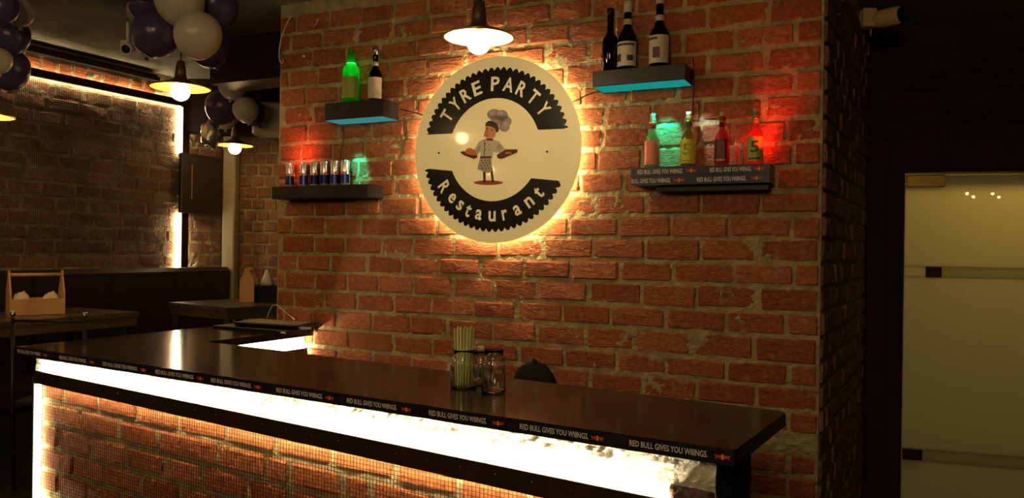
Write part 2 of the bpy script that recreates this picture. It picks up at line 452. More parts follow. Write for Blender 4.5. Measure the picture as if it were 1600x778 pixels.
# ------------------------------------------------------------ room shell
TOP = 2.88
fl = MB().box((-7, -8.5, -.1), (7, 8.2, 0)).build('floor', 'floor'); struct(fl)
cl = MB().box((-7, -8.5, TOP), (7, 8.2, TOP+.1)).build('ceiling', 'ceiling'); struct(cl)
pf = MB().prism([(-6.9, -.5), (-3.3, -.5), (-2.55, 3.2), (-2.1, 4.0), (-1.0, 6.6), (-1.0, 7.2), (-6.9, 7.2)], 0, .22).build('floor', 'floor'); struct(pf)
tl = MB()                                   # tiled floor: sunk joints read as thin proud strips of lighter grout
for nm, a, b in (('wall_outer_left', (-7.1, -8.5, 0), (-7, 8.2, TOP)), ('wall_outer_right', (7, -8.5, 0), (7.1, 8.2, TOP)),
                 ('wall_outer_rear', (-7, -8.6, 0), (7, -8.5, TOP)), ('wall_outer_front', (-7, 8.2, 0), (7, 8.3, TOP))):
    struct(MB().box(a, b).build(nm, 'darkwall'))

# pillar front face (wall_back): mortar lines and joints read from the photograph
wb = mortar_wall('wall_back', W, 0, W.L, 0, TOP-.001, 'mortar', thick=.10, amp=.0115, step=.0125)
zr = [.06, .16, .265, .37, .475, .575, .665]            # below the thick bed, right edge
zl = [(z-.01, z) for z in zr]
lines = zl+[(.745, .752), (.845, .845), (.94, .943), (1.045, 1.036), (1.15, 1.148), (1.25, 1.25), (1.357, 1.357), (1.455, 1.455)]
K0 = len(lines)-1
for k in range(1, 16):
    a = 1.455+k*.1045; b = 1.455+k*.1010
    if b < TOP-.02: lines.append((min(a, TOP-.004), b))
JP = {  # course index relative to the 1.455 line : joint pixels at a pixel height
 -1: [(465, 412), (516, 412), (574, 412), (629, 412), (688, 412), (751, 414), (820, 416), (893.7, 419), (968.6, 421), (1052, 424), (1145.6, 428), (1240, 432)],
 -2: [(445, 441), (492, 441), (544, 441), (592.5, 443), (646, 444), (708, 445), (772, 448), (840, 451), (919, 454), (1004, 463), (1089, 466), (1185, 470)],
 -3: [(459.6, 468), (506.8, 468), (557.7, 470), (616.5, 471), (674.5, 472), (740, 475), (807, 480), (879.5, 484), (954.5, 488), (1039.6, 495), (1135.7, 502), (1229, 510)],
 -4: [(444, 494), (489, 494), (526, 495), (582.6, 500), (642, 503), (701, 507), (770.7, 512), (838.5, 518), (916, 522), (992.6, 527), (1080.6, 535), (1179.5, 545)],
 -5: [(546, 528), (615, 532), (676, 538), (742, 543), (811.7, 550), (883.8, 555), (964.3, 562), (1042, 570), (1135.7, 580), (1231.8, 590)],
 -6: [(582.6, 560), (644.8, 564), (702.7, 569), (780, 578), (864, 587), (923, 594), (1004, 600), (1089, 612), (1182, 622)],
 -7: [(1000, 640), (1085, 645), (1233, 662)],
 -8: [(1180, 720)], -9: [(1231, 757)],
 0: [(441.6, 383), (491, 383), (541, 384), (596, 384), (646, 384), (1008.5, 387), (1094.7, 390), (1183.8, 394)],
 1: [(457, 356), (508.7, 356), (564, 356), (622, 356), (1048, 354), (1138.5, 356), (1237.5, 357)],
 2: [(443, 328), (491.7, 328), (541, 328), (596, 326), (1096, 320), (1189, 318)],
 3: [(617, 298), (975, 290)], 4: [(560, 262), (933, 262), (1240, 262)],
 5: [(1095, 240), (1145, 205)], 6: [(530, 205), (1095.5, 200), (1193, 195)],
 7: [(445, 180), (490.7, 180), (1061, 155), (1148, 125), (1244, 125)],
 8: [(425.6, 155), (479.4, 150), (1107, 100), (1196, 100)],
 9: [(452.5, 120), (497.7, 120), (609, 105), (668.8, 95), (1148, 65), (1244, 60)],
 10: [(489, 95), (652, 70), (1106.9, 28), (1201.6, 20)], 11: [(505, 65), (558.5, 55), (615, 45)], 12: [(565.6, 20), (669, 5)]}
joints = {K0+k: [W.inv(x, y)[0] for x, y in v] for k, v in JP.items()}
joints = {k: [u for u in v if .03 < u < W.L-.03] for k, v in joints.items()}
bk = courses(lines, 0.003, W.L-.003, .228, joints, 3)
thick = [b for b in bk if abs(b[2]-.66) < .02 and b[3] > .73]      # the thick mortar bed stays without bricks
bk = [b for b in bk if b not in thick]
def vis_wall(x, y):
    if x > 1170: return y < 800
    return y < 560+(x-505)*.13
place_bricks(bk, wb, 'brick', W, 300, vis=vis_wall, proud=.008)
# rough thick bed of mortar near the foot of the pillar
b = MB(); pts = []
bed = mortar_wall('mortar_bed', W, 1.9, W.L-.004, .672, .745, 'mortar', step=.008, amp=.016, thick=.02, seed=4, root=wb)
bed.location = (0, -.006, 0)
# pillar flank
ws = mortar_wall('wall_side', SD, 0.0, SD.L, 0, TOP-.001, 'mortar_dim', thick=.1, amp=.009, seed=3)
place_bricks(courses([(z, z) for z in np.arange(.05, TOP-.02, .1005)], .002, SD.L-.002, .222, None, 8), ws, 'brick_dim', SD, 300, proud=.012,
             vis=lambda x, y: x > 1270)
# solid core of the pillar
core = MB(); q = [W.p(0, -.1, 0), W.p(W.L, -.1, 0), SD.p(.2, -.1, 0), SD.p(SD.L, -.1, 0), Vector((-.4, 5.8, 0))]
q = [W.p(0, -.095, 0), W.p(W.L-.07, -.095, 0), SD.p(SD.L, -.095, 0), Vector((.2, 6.0, 0)), Vector((-.5, 6.0, 0))]
struct(core.prism([(p.x, p.y) for p in q], 0, TOP-.001).build('wall_core', 'darkwall'))

# left dining wall
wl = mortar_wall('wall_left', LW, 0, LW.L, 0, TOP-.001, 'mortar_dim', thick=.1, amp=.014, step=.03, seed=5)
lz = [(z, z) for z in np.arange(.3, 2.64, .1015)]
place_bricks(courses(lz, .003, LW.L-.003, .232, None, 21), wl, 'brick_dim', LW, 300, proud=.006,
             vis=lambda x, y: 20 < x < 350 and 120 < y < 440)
# soldier course above the light strip
sold = []
x = .6
while x < 4.02: sold.append((x, x+.112, 2.692, 2.80)); x += .118
place_bricks(sold, wl, 'brick_counter', LW, 300, proud=.006, vis=lambda x, y: x > 0)
# far wall
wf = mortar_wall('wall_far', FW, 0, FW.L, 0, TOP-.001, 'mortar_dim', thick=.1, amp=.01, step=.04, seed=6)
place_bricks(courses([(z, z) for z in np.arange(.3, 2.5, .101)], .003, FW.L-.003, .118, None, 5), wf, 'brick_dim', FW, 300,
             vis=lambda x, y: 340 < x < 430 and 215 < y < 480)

# door wall on the right, with opening, lintel and the lit room behind
du0 = DW.inv(1414, 500)[0]; dz = DW.inv(1500, 271)[1]; du1 = du0+.98
struct(MB().box((-.1, 0, 0), (du0-.012, .12, TOP-.001)).build('wall_right', 'darkwall', None, DW.p(0, 0, 0), DW.rz))
struct(MB().box((du0-.012, 0, dz+.012), (du1+.012, .12, TOP-.001)).build('wall_right', 'darkwall', None, DW.p(0, 0, 0), DW.rz))
struct(MB().box((du1+.012, 0, 0), (DW.L, .12, TOP-.001)).build('wall_right', 'darkwall', None, DW.p(0, 0, 0), DW.rz))
tr = MB().box((du0-.10, -.018, dz+.014), (du1+.10, -.001, dz+.16)).box((du0-.11, -.018, .001), (du0-.014, -.001, dz+.014)).build('trim_1', 'darkwall', None, DW.p(0, 0, 0), DW.rz); struct(tr)
# faint brick courses on the dark wall above the door
dbk = courses([(z, z) for z in np.arange(dz+.19, TOP-.05, .1)], 0, 2.3, .23, None, 31)
dwp = bpy.data.objects['wall_right.001'] if 'wall_right.001' in bpy.data.objects else tr
place_bricks(dbk, dwp, 'brick_black', DW, 300, proud=.010)
# glass door
dr = bpy.data.objects.new('door_1', None); COL.objects.link(dr); struct(dr); dr.location = DW.p(0, 0, 0); dr.rotation_euler = (0, 0, DW.rz)
s1 = DW.inv(1500, 426)[1]; s2 = DW.inv(1420, 712)[1]
def pane(z0, z1, m, nm, x0=du0, x1=du1): return MB().box((x0, .045, z0), (x1, .055, z1)).build(nm, m, dr)
sx = DW.inv(1449, 425)[0]
pane(s1+.032, dz-.004, 'frost', 'frosted_pane'); pane(s2+.036, s1-.032, 'frost', 'frosted_pane'); pane(.012, s2-.036, 'frost', 'frosted_pane')
pane(s1-.032, s1+.032, 'frost2', 'clear_stripe', sx+.085, du1); pane(s1-.032, s1+.032, 'frost', 'frosted_pane', du0, sx)
pane(s2-.036, s2+.036, 'frost2', 'clear_stripe')
MB().box((sx, .040, s1-.032), (sx+.085, .060, s1+.032), .003).build('lock_plate', 'channel', dr)
MB().box((du0+.004, .030, dz-.075), (du0+.215, .070, dz-.004), .004).build('patch_fitting', 'brass', dr)
MB().box((du0+.004, .030, s2-.03), (du0+.11, .070, s2+.03), .004).build('patch_fitting', 'channel', dr)
MB().box((du0-.009, .040, .012), (du0-.001, .060, dz-.004)).build('glass_edge', 'enamel', dr)
MB().box((du0-.009, .040, dz-.003), (du1, .060, dz+.006)).build('glass_edge', 'brass', dr)
# lit room beyond the door
rb = MB().box((du0-.5, 2.0, .01), (du1+1.4, 2.1, TOP-.01)).build('wall_beyond', 'beigepaint', None, DW.p(0, 0, 0), DW.rz); struct(rb)
light('beyond_light', 'AREA', DW.p(du0+.8, -.62, 2.75), 24, (1, .66, .14), .3, DW.p(du0+.4, 0, 1.5))
light('beyond_light', 'AREA', DW.p(du0+.5, -1.8, 1.4), 4.2, (1, .74, .24), 1.2, DW.p(du0+.5, 0, .7))

# trims: conduit under the ceiling of the dining wall, beige column, far duct
b = MB(); p0 = LW.inv(45, 90); p1 = LW.inv(250, 140)
b.box((.2, -.07, 2.805), (4.0, -.002, 2.832)).box((.2, -.05, 2.845), (4.0, -.002, 2.855))
struct(b.build('trim_2', 'lampdark', None, LW.p(0, 0, 0), LW.rz))
a = at(347, 300, 6.86); c = at(367, 300, 6.86)
struct(MB().box((a[0], 6.86, .23), (c[0], 6.98, 2.62), .01).build('trim_3', 'beigepaint'))
a = at(345, 209, 6.8); c = at(470, 209, 6.8)
struct(MB().box((a[0]-.3, 6.55, a[2]-.03), (c[0], 6.75, a[2]+.42), .01).build('trim_4', 'darkwall'))
# dark beam across the ceiling behind the lamps
bmz = TOP-.30
struct(MB().hexa([Vector(q) for q in ((-2.05, 5.30, bmz), (-.6, 4.62, bmz), (-.55, 4.85, bmz), (-1.95, 5.55, bmz), (-2.05, 5.30, TOP-.002), (-.6, 4.62, TOP-.002), (-.55, 4.85, TOP-.002), (-1.95, 5.55, TOP-.002))]).build('trim_5', 'lampdark'))

# light frame on the dining wall: black channel + strips (a thing of its own), TV interrupts it
tu = LW.inv(285, 160)[0]; tz = LW.inv(285, 163)[1]
lf = thing('light_frame', 'dark metal channel frame on the left brick wall edged with glowing white strip', 'light frame', LW.p(0, 0, 0), LW.rz)
zb = 2.672
MB().box((.3, -.055, zb-.028), (tu+.035, -.022, zb+.028), .003).build('top_channel', 'channel', lf)
MB().box((tu-.035, -.055, .60), (tu+.035, -.022, zb-.03), .003).build('upright_channel', 'channel', lf)
MB().box((.3, -.022, zb-.020), (tu-.03, -.010, zb-.012)).build('light_strip', 'strip_wall', lf)
MB().box((.3, -.022, zb+.012), (tu-.03, -.010, zb+.020)).build('light_strip', 'strip_wall', lf)
zt1 = LW.inv(278, 240)[1]; zt0 = LW.inv(278, 333)[1]
MB().box((tu-.060, -.030, zt1), (tu-.037, -.012, zb-.03)).build('light_strip', 'strip_wall', lf)
MB().box((tu-.060, -.030, 1.30), (tu-.037, -.012, zt0)).build('light_strip', 'strip_wall', lf)
MB().box((tu+.016, -.020, zt1+.02), (tu+.024, -.012, zb-.03)).build('light_strip', 'strip_low', lf)
MB().box((tu+.016, -.020, 1.30), (tu+.024, -.012, zt0-.02)).build('light_strip', 'strip_low', lf)
# brackets' wire mesh on the wall within the frame
b = MB()
for i in range(0, int((tu-.4)/.0135)):
    u = tu-.06-i*.0135
    b.box((u-.0007, -.034, zt0-.35), (u+.0007, -.0326, zb-.03))
for j in range(0, 100):
    z = zb-.04-j*.0135
    b.box((.32, -.0325, z-.0007), (tu-.06, -.031, z+.0007))
o = b.build('wire_mesh', 'wire', lf); o['kind'] = 'stuff'

# wall-mounted dark panel (screen)
ux0 = LW.inv(283, 290, .1)[0]; 
tv = thing('wall_panel', 'dark flat panel on the brick wall beside the glowing upright strip', 'panel', LW.p(0, 0, 0), LW.rz)
ux1 = LW.inv(347, 290, .1)[0]
MB().box((ux0, -.105, zt0-.0), (ux1, -.065, zt1+.0), .006).build('panel_body', 'screen', tv)
MB().box((ux0+.10, -.1085, zt0+.12), (ux0+.105, -.1055, zt1-.09)).build('reflection_line', 'reflect_red', tv)  # reflection on the panel, painted as a thin pale strip
MB().box((ux0+.1, -.065, (zt0+zt1)/2-.1), (ux1-.1, -.012, (zt0+zt1)/2+.1)).build('wall_bracket', 'black', tv)

# ------------------------------------------------------------ counter
ct = thing('bar_counter', 'long black-topped brick bar counter with glowing strip band and wire mesh front', 'counter', (0, 0, 0))
ZC = 1.041; TH = .036
def p2(v): return (float(v[0]), float(v[1]))
FLc = p2(C.o); FRc = p2(_fr)
BRc = p2(onz(1222, 650, ZC)); bA = onz(505, 555.5, ZC); bB = onz(1000, 615, ZC)
rA = onz(397, 536, ZC-TH); rB = onz(526, 519, ZC-TH)
def isect(a, b, c, d):
    a, b, c, d = [np.array(v[:2]) for v in (a, b, c, d)]
    t = np.linalg.solve(np.array([b-a, c-d]).T, c-a); return a+(b-a)*t[0]
BRc = p2(isect(bA, bB, FRc, BRc))
IC = p2(isect(bA, bB, rA, rB)); wj = [W.p(0, .018, 0), W.p(3, .018, 0)]
RW = p2(isect(rA, rB, wj[0], wj[1]))
LB = p2(onz(321, 511, ZC)); LBw = p2(W.p(-.03, .018, 0))
def rnd_corner(prev, c, nxt, r, n=5):
    c = Vector(c); a = (Vector(prev)-c).normalized()*r; b = (Vector(nxt)-c).normalized()*r
    return [tuple((c+a)*(1-t)**2+c*2*t*(1-t)+(c+b)*t**2) for t in [i/n for i in range(n+1)]]
poly = [FLc]+rnd_corner(FLc, FRc, BRc, .02)+rnd_corner(FRc, BRc, IC, .035)+[IC, RW, LBw, LB]
slab = bmesh.new()
vs = [slab.verts.new((x, y, ZC-TH)) for x, y in poly]; f0 = slab.faces.new(vs)
r = bmesh.ops.extrude_face_region(slab, geom=[f0]); 
for v in [g for g in r['geom'] if isinstance(g, bmesh.types.BMVert)]: v.co.z = ZC
bmesh.ops.recalc_face_normals(slab, faces=slab.faces)
top = [e for e in slab.edges if all(abs(v.co.z-ZC) < 1e-5 for v in e.verts)]
bmesh.ops.bevel(slab, geom=top, offset=.003, segments=2, affect='EDGES')
me = bpy.data.meshes.new('countertop'); slab.to_mesh(me); slab.free(); me.materials.append(M['granite']); me.materials.append(M['black'])
for f_ in me.polygons:
    if abs(f_.normal.z) < .3 and f_.center.x > -.5: f_.material_index = 1
o = bpy.data.objects.new('countertop', me); COL.objects.link(o); o.parent = ct
# counter-frame empty is avoided: parts are built in world space under ct
def cw(u, d, z): return C.p(u, d, z)
LEN = C.L
# tape round the slab edge, slightly wavy
b = MB(); n = 90; vs = []; fs = []
for i in range(n+1):
    u = .004+(LEN-.008)*i/n; wv = .0022*noise.noise(Vector((u*9, 0, 1)))+.0015*noise.noise(Vector((u*31, 3, 1)))
    dd = .0022+abs(.0025*noise.noise(Vector((u*14, 7, 1))))
    zt = ZC+.001+wv; zb_ = ZC-TH-.001+wv*.5
    for d, z in ((.0008, zb_), (dd, zb_), (dd, zt), (.0008, zt)): vs.append(cw(u, d, z))
for i in range(n):
    for k in range(4): fs.append((i*4+k, i*4+(k+1) % 4, (i+1)*4+(k+1) % 4, (i+1)*4+k))
fs += [(0, 1, 2, 3), (n*4+3, n*4+2, n*4+1, n*4)]
b.add(vs, fs); tape = b.build('edge_tape', 'tape', ct)
def bull_pair(parent, cx, cz, h, d):
    """round yellow sun with two charging red animals facing each other"""
    sun = [(cx+.36*h*math.cos(t), cz+.36*h*math.sin(t)) for t in [2*PI*i/16 for i in range(16)]]
    flat([sun], 'sun_mark', 'ink_yellow', parent, d)
    bull = [(.06, .10), (.16, .34), (.30, .22), (.50, .26), (.80, .16), (1.02, .34), (1.10, .28), (.98, .04), (.92, -.10), (1.02, -.38), (.90, -.36),
            (.80, -.12), (.62, -.10), (.56, -.34), (.46, -.34), (.46, -.10), (.30, -.14), (.18, -.36), (.10, -.30), (.18, -.06)]
    P = [[(cx+s*x*h, cz+y*h) for x, y in (bull if s > 0 else bull[::-1])] for s in (1, -1)]
    flat(P, 'bull_mark', 'ink_red', parent, d+.0005)
# lettering on tape: child meshes live in the counter frame
def in_frame(o, fr): o.matrix_local = Matrix.Translation(fr.p(0, 0, 0)) @ Matrix.Rotation(fr.rz, 4, 'Z')
SLOGAN = 'RED BULL GIVES YOU WIIINGS.'
zm = ZC-TH*.5
cen = {30: 545, 332: 598, 434: 613, 544: 630, 672: 650, 814: 675, 985: 702}
for a, b_, lg in ((30, 66, 73), (95, 137, 146), (163, 217, 226), (245, 305, 315), (332, 395, 405), (434, 506, 517), (544, 622, 637), (672, 762, 780), (814, 921, 935), (985, 1107, 1130)):
    ym = 553+.147*((a+b_)/2-24)
    u0 = C.inv(a, 553+.147*(a-24))[0]; u1 = C.inv(b_, 553+.147*(b_-24))[0]; ul = C.inv(lg, 553+.147*(lg-24))[0]
    t = text(SLOGAN, 'lettering', 'ink_white', tape, (u0+u1)/2, zm+.001, u1-u0, .0150, .0062, off=.012); in_frame(t, C)
    k = bpy.data.objects.new('x', None)
    for nm0 in ('a',):
        before = set(bpy.data.objects)
        bull_pair(tape, ul, zm, .017, .0062)
        for oo in set(bpy.data.objects)-before: in_frame(oo, C)
    bpy.data.objects.remove(k)
# body: plaster band under the slab
def cbox(mb, u0, u1, d0, d1, zA, zB, zC=None, zD=None):    # zA,zB bottom at u0,u1 ; zC,zD top
    zC = zA if zC is None else zC
    return mb.hexa([cw(u0, d0, zA), cw(u1, d0, zB), cw(u1, d1, zB), cw(u0, d1, zA), cw(u0, d0, zC), cw(u1, d0, zD), cw(u1, d1, zD), cw(u0, d1, zC)])
UL, UR = .055, 2.965
def barz(u, hi): # channel heights: reads lower to the right
    t = (u-.13)/(2.954-.13); return (.940-.052*t) if hi else (.886-.060*t)
b = MB(); nu, nz = 230, 12; vs = []; fs = []
UE = 3.10
for j in range(nz+1):
    for i in range(nu+1):
        u = UL-.02+(UE-UL+.02)*i/nu; zbm = barz(u, 1)-.03; zz = zbm+(ZC-TH-.001-zbm)*j/nz
        h = noise.noise(Vector((u*20, zz*26, 2)))*.008+noise.noise(Vector((u*70, zz*80, 4)))*.005
        rag = .0
        vs.append(cw(u, -.070+h+rag, zz))
for j in range(nz):
    for i in range(nu): a = j*(nu+1)+i; fs.append((a, a+1, a+nu+2, a+nu+1))
b.add(vs, fs); b.build('plaster_band', 'plaster', ct)
# core of the counter (rough mortar)
b = MB(); vs = []; fs = []; nu, nz = 150, 40
for j in range(nz+1):
    for i in range(nu+1):
        u = UL+(UR-UL)*i/nu; zz = .0+(.90)*j/nz
        h = noise.noise(Vector((u*15, zz*18, 12)))*.008+noise.noise(Vector((u*50, zz*50, 14)))*.005
        vs.append(cw(u, -.088+h, zz))
for j in range(nz):
    for i in range(nu): a = j*(nu+1)+i; fs.append((a, a+1, a+nu+2, a+nu+1))
b.add(vs, fs); b.build('mortar_face', 'mortar', ct)
# inner carcass, walls of the base
b = MB(); cbox(b, UL+.002, 3.06, -.34, -.105, 0, 0, ZC-TH-.002, ZC-TH-.002); b.build('carcass', 'blackmatte', ct)
# right end panel; its unlit shade is put into the black colour
b = MB(); cbox(b, 3.062, 3.10, -.40, -.075, 0, 0, ZC-TH-.002, ZC-TH-.002); b.build('end_panel', 'blackmatte', ct)
b = MB(); cbox(b, 2.955, 2.985, -.12, -.085, 0, 0, .9, .9); b.build('end_post', 'mortar_dim', ct)
# broken stone at the right end of the band, over the channel
b = MB()
vs = []; fs = []; nu_, nz_ = 26, 50
for jj in range(nz_+1):
    zz = .50+(.94-.50)*jj/nz_
    for ii in range(nu_+1):
        f = ii/nu_; u = 2.985+.115*f+.008*noise.noise(Vector((f*3, zz*30, 2)))
        h = .012*noise.noise(Vector((u*30, zz*30, 21)))+.008*noise.noise(Vector((u*80, zz*80, 7)))
        edge = min(f, 1-f, (nz_-jj)/nz_*2)*8; edge = min(1, edge)**.5
        vs.append(cw(u, -.085+.045*edge+h, zz-.03*(1-edge)*(jj/nz_)))
for jj in range(nz_):
    for ii in range(nu_): a = jj*(nu_+1)+ii; fs.append((a, a+1, a+nu_+2, a+nu_+1))
b.add(vs, fs)
b.build('broken_stone', 'stone', ct)
# channel (two-sided light rail) with screws
b = MB(); cbox(b, .10, 2.99, -.034, -.026, barz(.10, 0), barz(2.99, 0), barz(.10, 1), barz(2.99, 1))
cbox(b, .10, 2.99, -.052, -.034, (barz(.10, 0)+barz(.10, 1))/2-.003, (barz(2.99, 0)+barz(2.99, 1))/2-.003, (barz(.10, 0)+barz(.10, 1))/2+.003, (barz(2.99, 0)+barz(2.99, 1))/2+.003)
rail = b.build('light_rail', 'channel', ct)
for k in range(24):
    u = .25+k*.118
    b = MB(); b.ell(cw(u, -.0255, (barz(u, 0)+barz(u, 1))/2+.006), (.0022, .0022, .0022), 6, 4); b.build('screw', 'steel', rail)
b = MB(); cbox(b, .11, 2.95, -.044, -.036, barz(.11, 1)-.017, barz(2.95, 1)-.017, barz(.11, 1)-.011, barz(2.95, 1)-.011); b.build('light_strip', 'strip_counter', ct)
b = MB(); cbox(b, .11, 2.95, -.044, -.036, barz(.11, 0)+.010, barz(2.95, 0)+.010, barz(.11, 0)+.016, barz(2.95, 0)+.016); b.build('light_strip', 'strip_low', ct)
# upright strip at the left end behind the mesh
b = MB(); cbox(b, .062, .082, -.072, -.052, .02, .02, .872, .872); b.build('light_strip', 'strip_end', ct)
b = MB(); cbox(b, .046, .058, -.10, -.050, .02, .02, .90, .90); b.build('end_trim', 'blackmatte', ct)
# counter bricks
def cb_line(pts): # mortar height as a line in u from two samples
    (u0, z0), (u1, z1) = pts; return lambda u: z0+(z1-z0)*(u-u0)/(u1-u0)
l0 = lambda u: barz(u, 0)+.012; l1 = lambda u: .856-.060*(u/1.83) if u < 1.25 else .775+.0*(u-1.25); l1 = lambda u: .80-.018*u
l2 = lambda u: .70-.014*u; l3 = lambda u: .60-.012*u; l4 = lambda u: .50-.01*u; l5 = lambda u: .40-.008*u
J1 = [.24, .492, .76, 1.021, 1.296, 1.555, 1.82, 2.085, 2.33, 2.57, 2.80]; J2 = [.36, .64, .896, 1.251, 1.504, 1.624, 1.865, 1.991, 2.23, 2.47]
BKc = []
rr = random.Random(5)
for li, (hi, lo) in enumerate(((l0, l1), (l1, l2), (l2, l3), (l3, l4), (l4, l5))):
    js = [UL+.01]+(J1 if li == 0 else J2 if li == 1 else [.2+.24*i+(.12 if li % 2 else 0)+rr.uniform(-.02, .02) for i in range(12)])+[UR]
    for a, b_ in zip(js, js[1:]):
        um = (a+b_)/2
        if b_-a > .03: BKc.append((a, b_, lo(um), hi(um)))
vs7 = brick_variants('brick_counter')
for (a, b_, z0, z1) in BKc:
    me = vs7[rr.randrange(7)]; o = bpy.data.objects.new('brick', me); COL.objects.link(o); o.parent = ct
    o.scale = (b_-a-rr.uniform(.020, .032), .05, z1-z0-rr.uniform(.018, .028)); o.location = cw((a+b_)/2, -.088-.025+.010+rr.uniform(-.002, .003), (z0+z1)/2)
    o.rotation_euler = (0, rr.uniform(0, .03), C.rz)
# wire mesh stretched in front of the bricks
b = MB(); wv = .0007
zlo = .40
u = .075
while u < 2.93:
    b.hexa([cw(u-wv, -.058, zlo), cw(u+wv, -.058, zlo), cw(u+wv, -.0568, zlo), cw(u-wv, -.0568, zlo), cw(u-wv, -.058, barz(u, 0)+.01), cw(u+wv, -.058, barz(u, 0)+.01), cw(u+wv, -.0568, barz(u, 0)+.01), cw(u-wv, -.0568, barz(u, 0)+.01)])
    u += .0138
z = zlo
while z < .885:
    uend = min(2.93, (.886-z)/.060*2.824+.13) if z > .826 else 2.93
    if uend > .2: cbox(b, .075, uend, -.0566, -.0554, z-wv, z-wv, z+wv, z+wv)
    z += .0138
o = b.build('wire_mesh', 'wire', ct); o['kind'] = 'stuff'
# return section: inner side with lit band, seen over the main top
R = Pl(RW, IC)                               # normal should face +x (towards the bartender)
if R.n[0] < 0: R = Pl(IC, RW)
b = MB(); vs = []; fs = []; nu, nz = 60, 10
for j in range(nz+1):
    for i in range(nu+1):
        uu = R.L*i/nu; zz = .80+(ZC-TH-.001-.80)*j/nz
        vs.append(R.p(uu, -.06+noise.noise(Vector((uu*20, zz*26, 32)))*.008, zz))
for j in range(nz):
    for i in range(nu): a = j*(nu+1)+i; fs.append((a, a+1, a+nu+2, a+nu+1))
b.add(vs, fs); b.build('plaster_band', 'plaster', ct)
def rbox(mb, u0, u1, d0, d1, z0, z1):
    return mb.hexa([R.p(u0, d0, z0), R.p(u1, d0, z0), R.p(u1, d1, z0), R.p(u0, d1, z0), R.p(u0, d0, z1), R.p(u1, d0, z1), R.p(u1, d1, z1), R.p(u0, d1, z1)])
b = MB(); rbox(b, .02, R.L-.02, -.03, -.022, .885, .936); b.build('light_rail', 'channel', ct)
b = MB(); rbox(b, .02, R.L-.005, -.040, -.032, .918, .925); b.build('light_strip', 'strip_counter', ct)
b = MB(); rbox(b, .0, R.L, -.40, -.075, .0, ZC-TH-.002); b.build('carcass', 'blackmatte', ct)
light('return_light', 'AREA', R.p(R.L*.5, -.035, .945), 3.2, (1, .84, .58), .5, R.p(R.L*.5, -.06, 1.02), size_y=.01)

# ------------------------------------------------------------ round sign
SU, SZ, SR = 1.420, 1.983, .455
sg = thing('round_sign', 'large round backlit sign with black toothed ring and chef drawing', 'sign', W.p(SU, 0, SZ), W.rz)
D0 = .045
def disc(r, y0, y1, n=96): return MB().prism([(r*math.cos(2*PI*i/n), r*math.sin(2*PI*i/n)) for i in range(n)], y0, y1, axis='y')
o = disc(SR, -D0-.012, -D0).build('disc', 'sign_face', sg)
for s in (-1, 1):
    MB().tube([(s*.3, .006, 0), (s*.3, -D0, 0)], .012, 10).build('spacer', 'steel', sg)
# ring of light behind the disc
b = MB(); n = 72; vs = []; fs = []
for i in range(n):
    a = 2*PI*i/n
    for r_, y in ((SR-.030, -D0+.001), (SR-.022, -D0+.001), (SR-.022, -D0+.010), (SR-.030, -D0+.010)): vs.append((r_*math.cos(a), y, r_*math.sin(a)))
for i in range(n):
    for k in range(4): fs.append((i*4+k, i*4+(k+1) % 4, ((i+1) % n)*4+(k+1) % 4, ((i+1) % n)*4+k))
b.add(vs, fs); b.build('light_strip', 'halo', sg)
DF = D0+.0121
def ringseg(a0, a1, cut0=None, cut1=None):
    """toothed arc as quads; chord-cut ends follow straight lines"""
    pts_o = []; pts_i = []; n = int((a1-a0)/1.25)
    ro, ri = SR*.835, SR*.552
    for i in range(n+1):
        a = a0+(a1-a0)*i/n; k = (a/5.0) % 1
        tooth = SR*.040*max(0, math.cos((k-.5)*2*PI))**.7
        # sharp points between round bites
        pts_o.append((a, ro+tooth)); pts_i.append((a, ri))
    return pts_o, pts_i
def arc_mesh(z_cut_fn, sign, name):
    """all of the annulus on one side of a straight cut line z = f(x)"""
    b = MB(); n = 288; vs = []; fs = []; K = 6
    ok = []
    for i in range(n):
        a = 2*PI*i/n; k = ((i % 4)/4.0)
        ro = SR*(.845+(.0, .028, .040, .028)[i % 4]); ri = SR*.552
        # distance along the radial where the cut crosses
        def inside(r_): x, z = r_*math.cos(a), r_*math.sin(a); return sign*(z-z_cut_fn(x)) > 0
        if inside(ro) and inside(ri): ok.append((a, ri, ro))
        elif inside(ro):
            lo, hi = ri, ro
            for _ in range(20):
                m_ = (lo+hi)/2
                if inside(m_): hi = m_
                else: lo = m_
            ok.append((a, hi, ro))
        else: ok.append(None)
    for i in range(n):
        p, q = ok[i], ok[(i+1) % n]
        if p and q:
            o_ = len(vs)
            for yy in (-DF-.0025, -DF+.0005):
                vs += [(p[1]*math.cos(p[0]), yy, p[1]*math.sin(p[0])), (p[2]*math.cos(p[0]), yy, p[2]*math.sin(p[0])), (q[2]*math.cos(q[0]), yy, q[2]*math.sin(q[0])), (q[1]*math.cos(q[0]), yy, q[1]*math.sin(q[0]))]
            fs += [(o_, o_+1, o_+2, o_+3), (o_+4, o_+7, o_+6, o_+5), (o_, o_+4, o_+5, o_+1), (o_+1, o_+5, o_+6, o_+2), (o_+2, o_+6, o_+7, o_+3), (o_+3, o_+7, o_+4, o_)]
    b.add(vs, fs); return b.build(name, 'sign_black', sg)
ru = arc_mesh(lambda x: SR*.192-.015*x, 1, 'toothed_ring'); ru['label'] = 'upper black toothed arc'
rl = arc_mesh(lambda x: SR*-.268-.111*x, -1, 'toothed_ring'); rl['label'] = 'lower black toothed arc'
def sletter(ch, ang, rad, w_, h_, par, up=True):
    a = math.radians(ang); cx, cz = SR*rad*math.cos(a), SR*rad*math.sin(a)
    text(ch, 'letter', 'sign_letter', par, cx, cz, w_, h_, DF+.0032, off=.022, ang=(a-PI/2) if up else (a+PI/2))
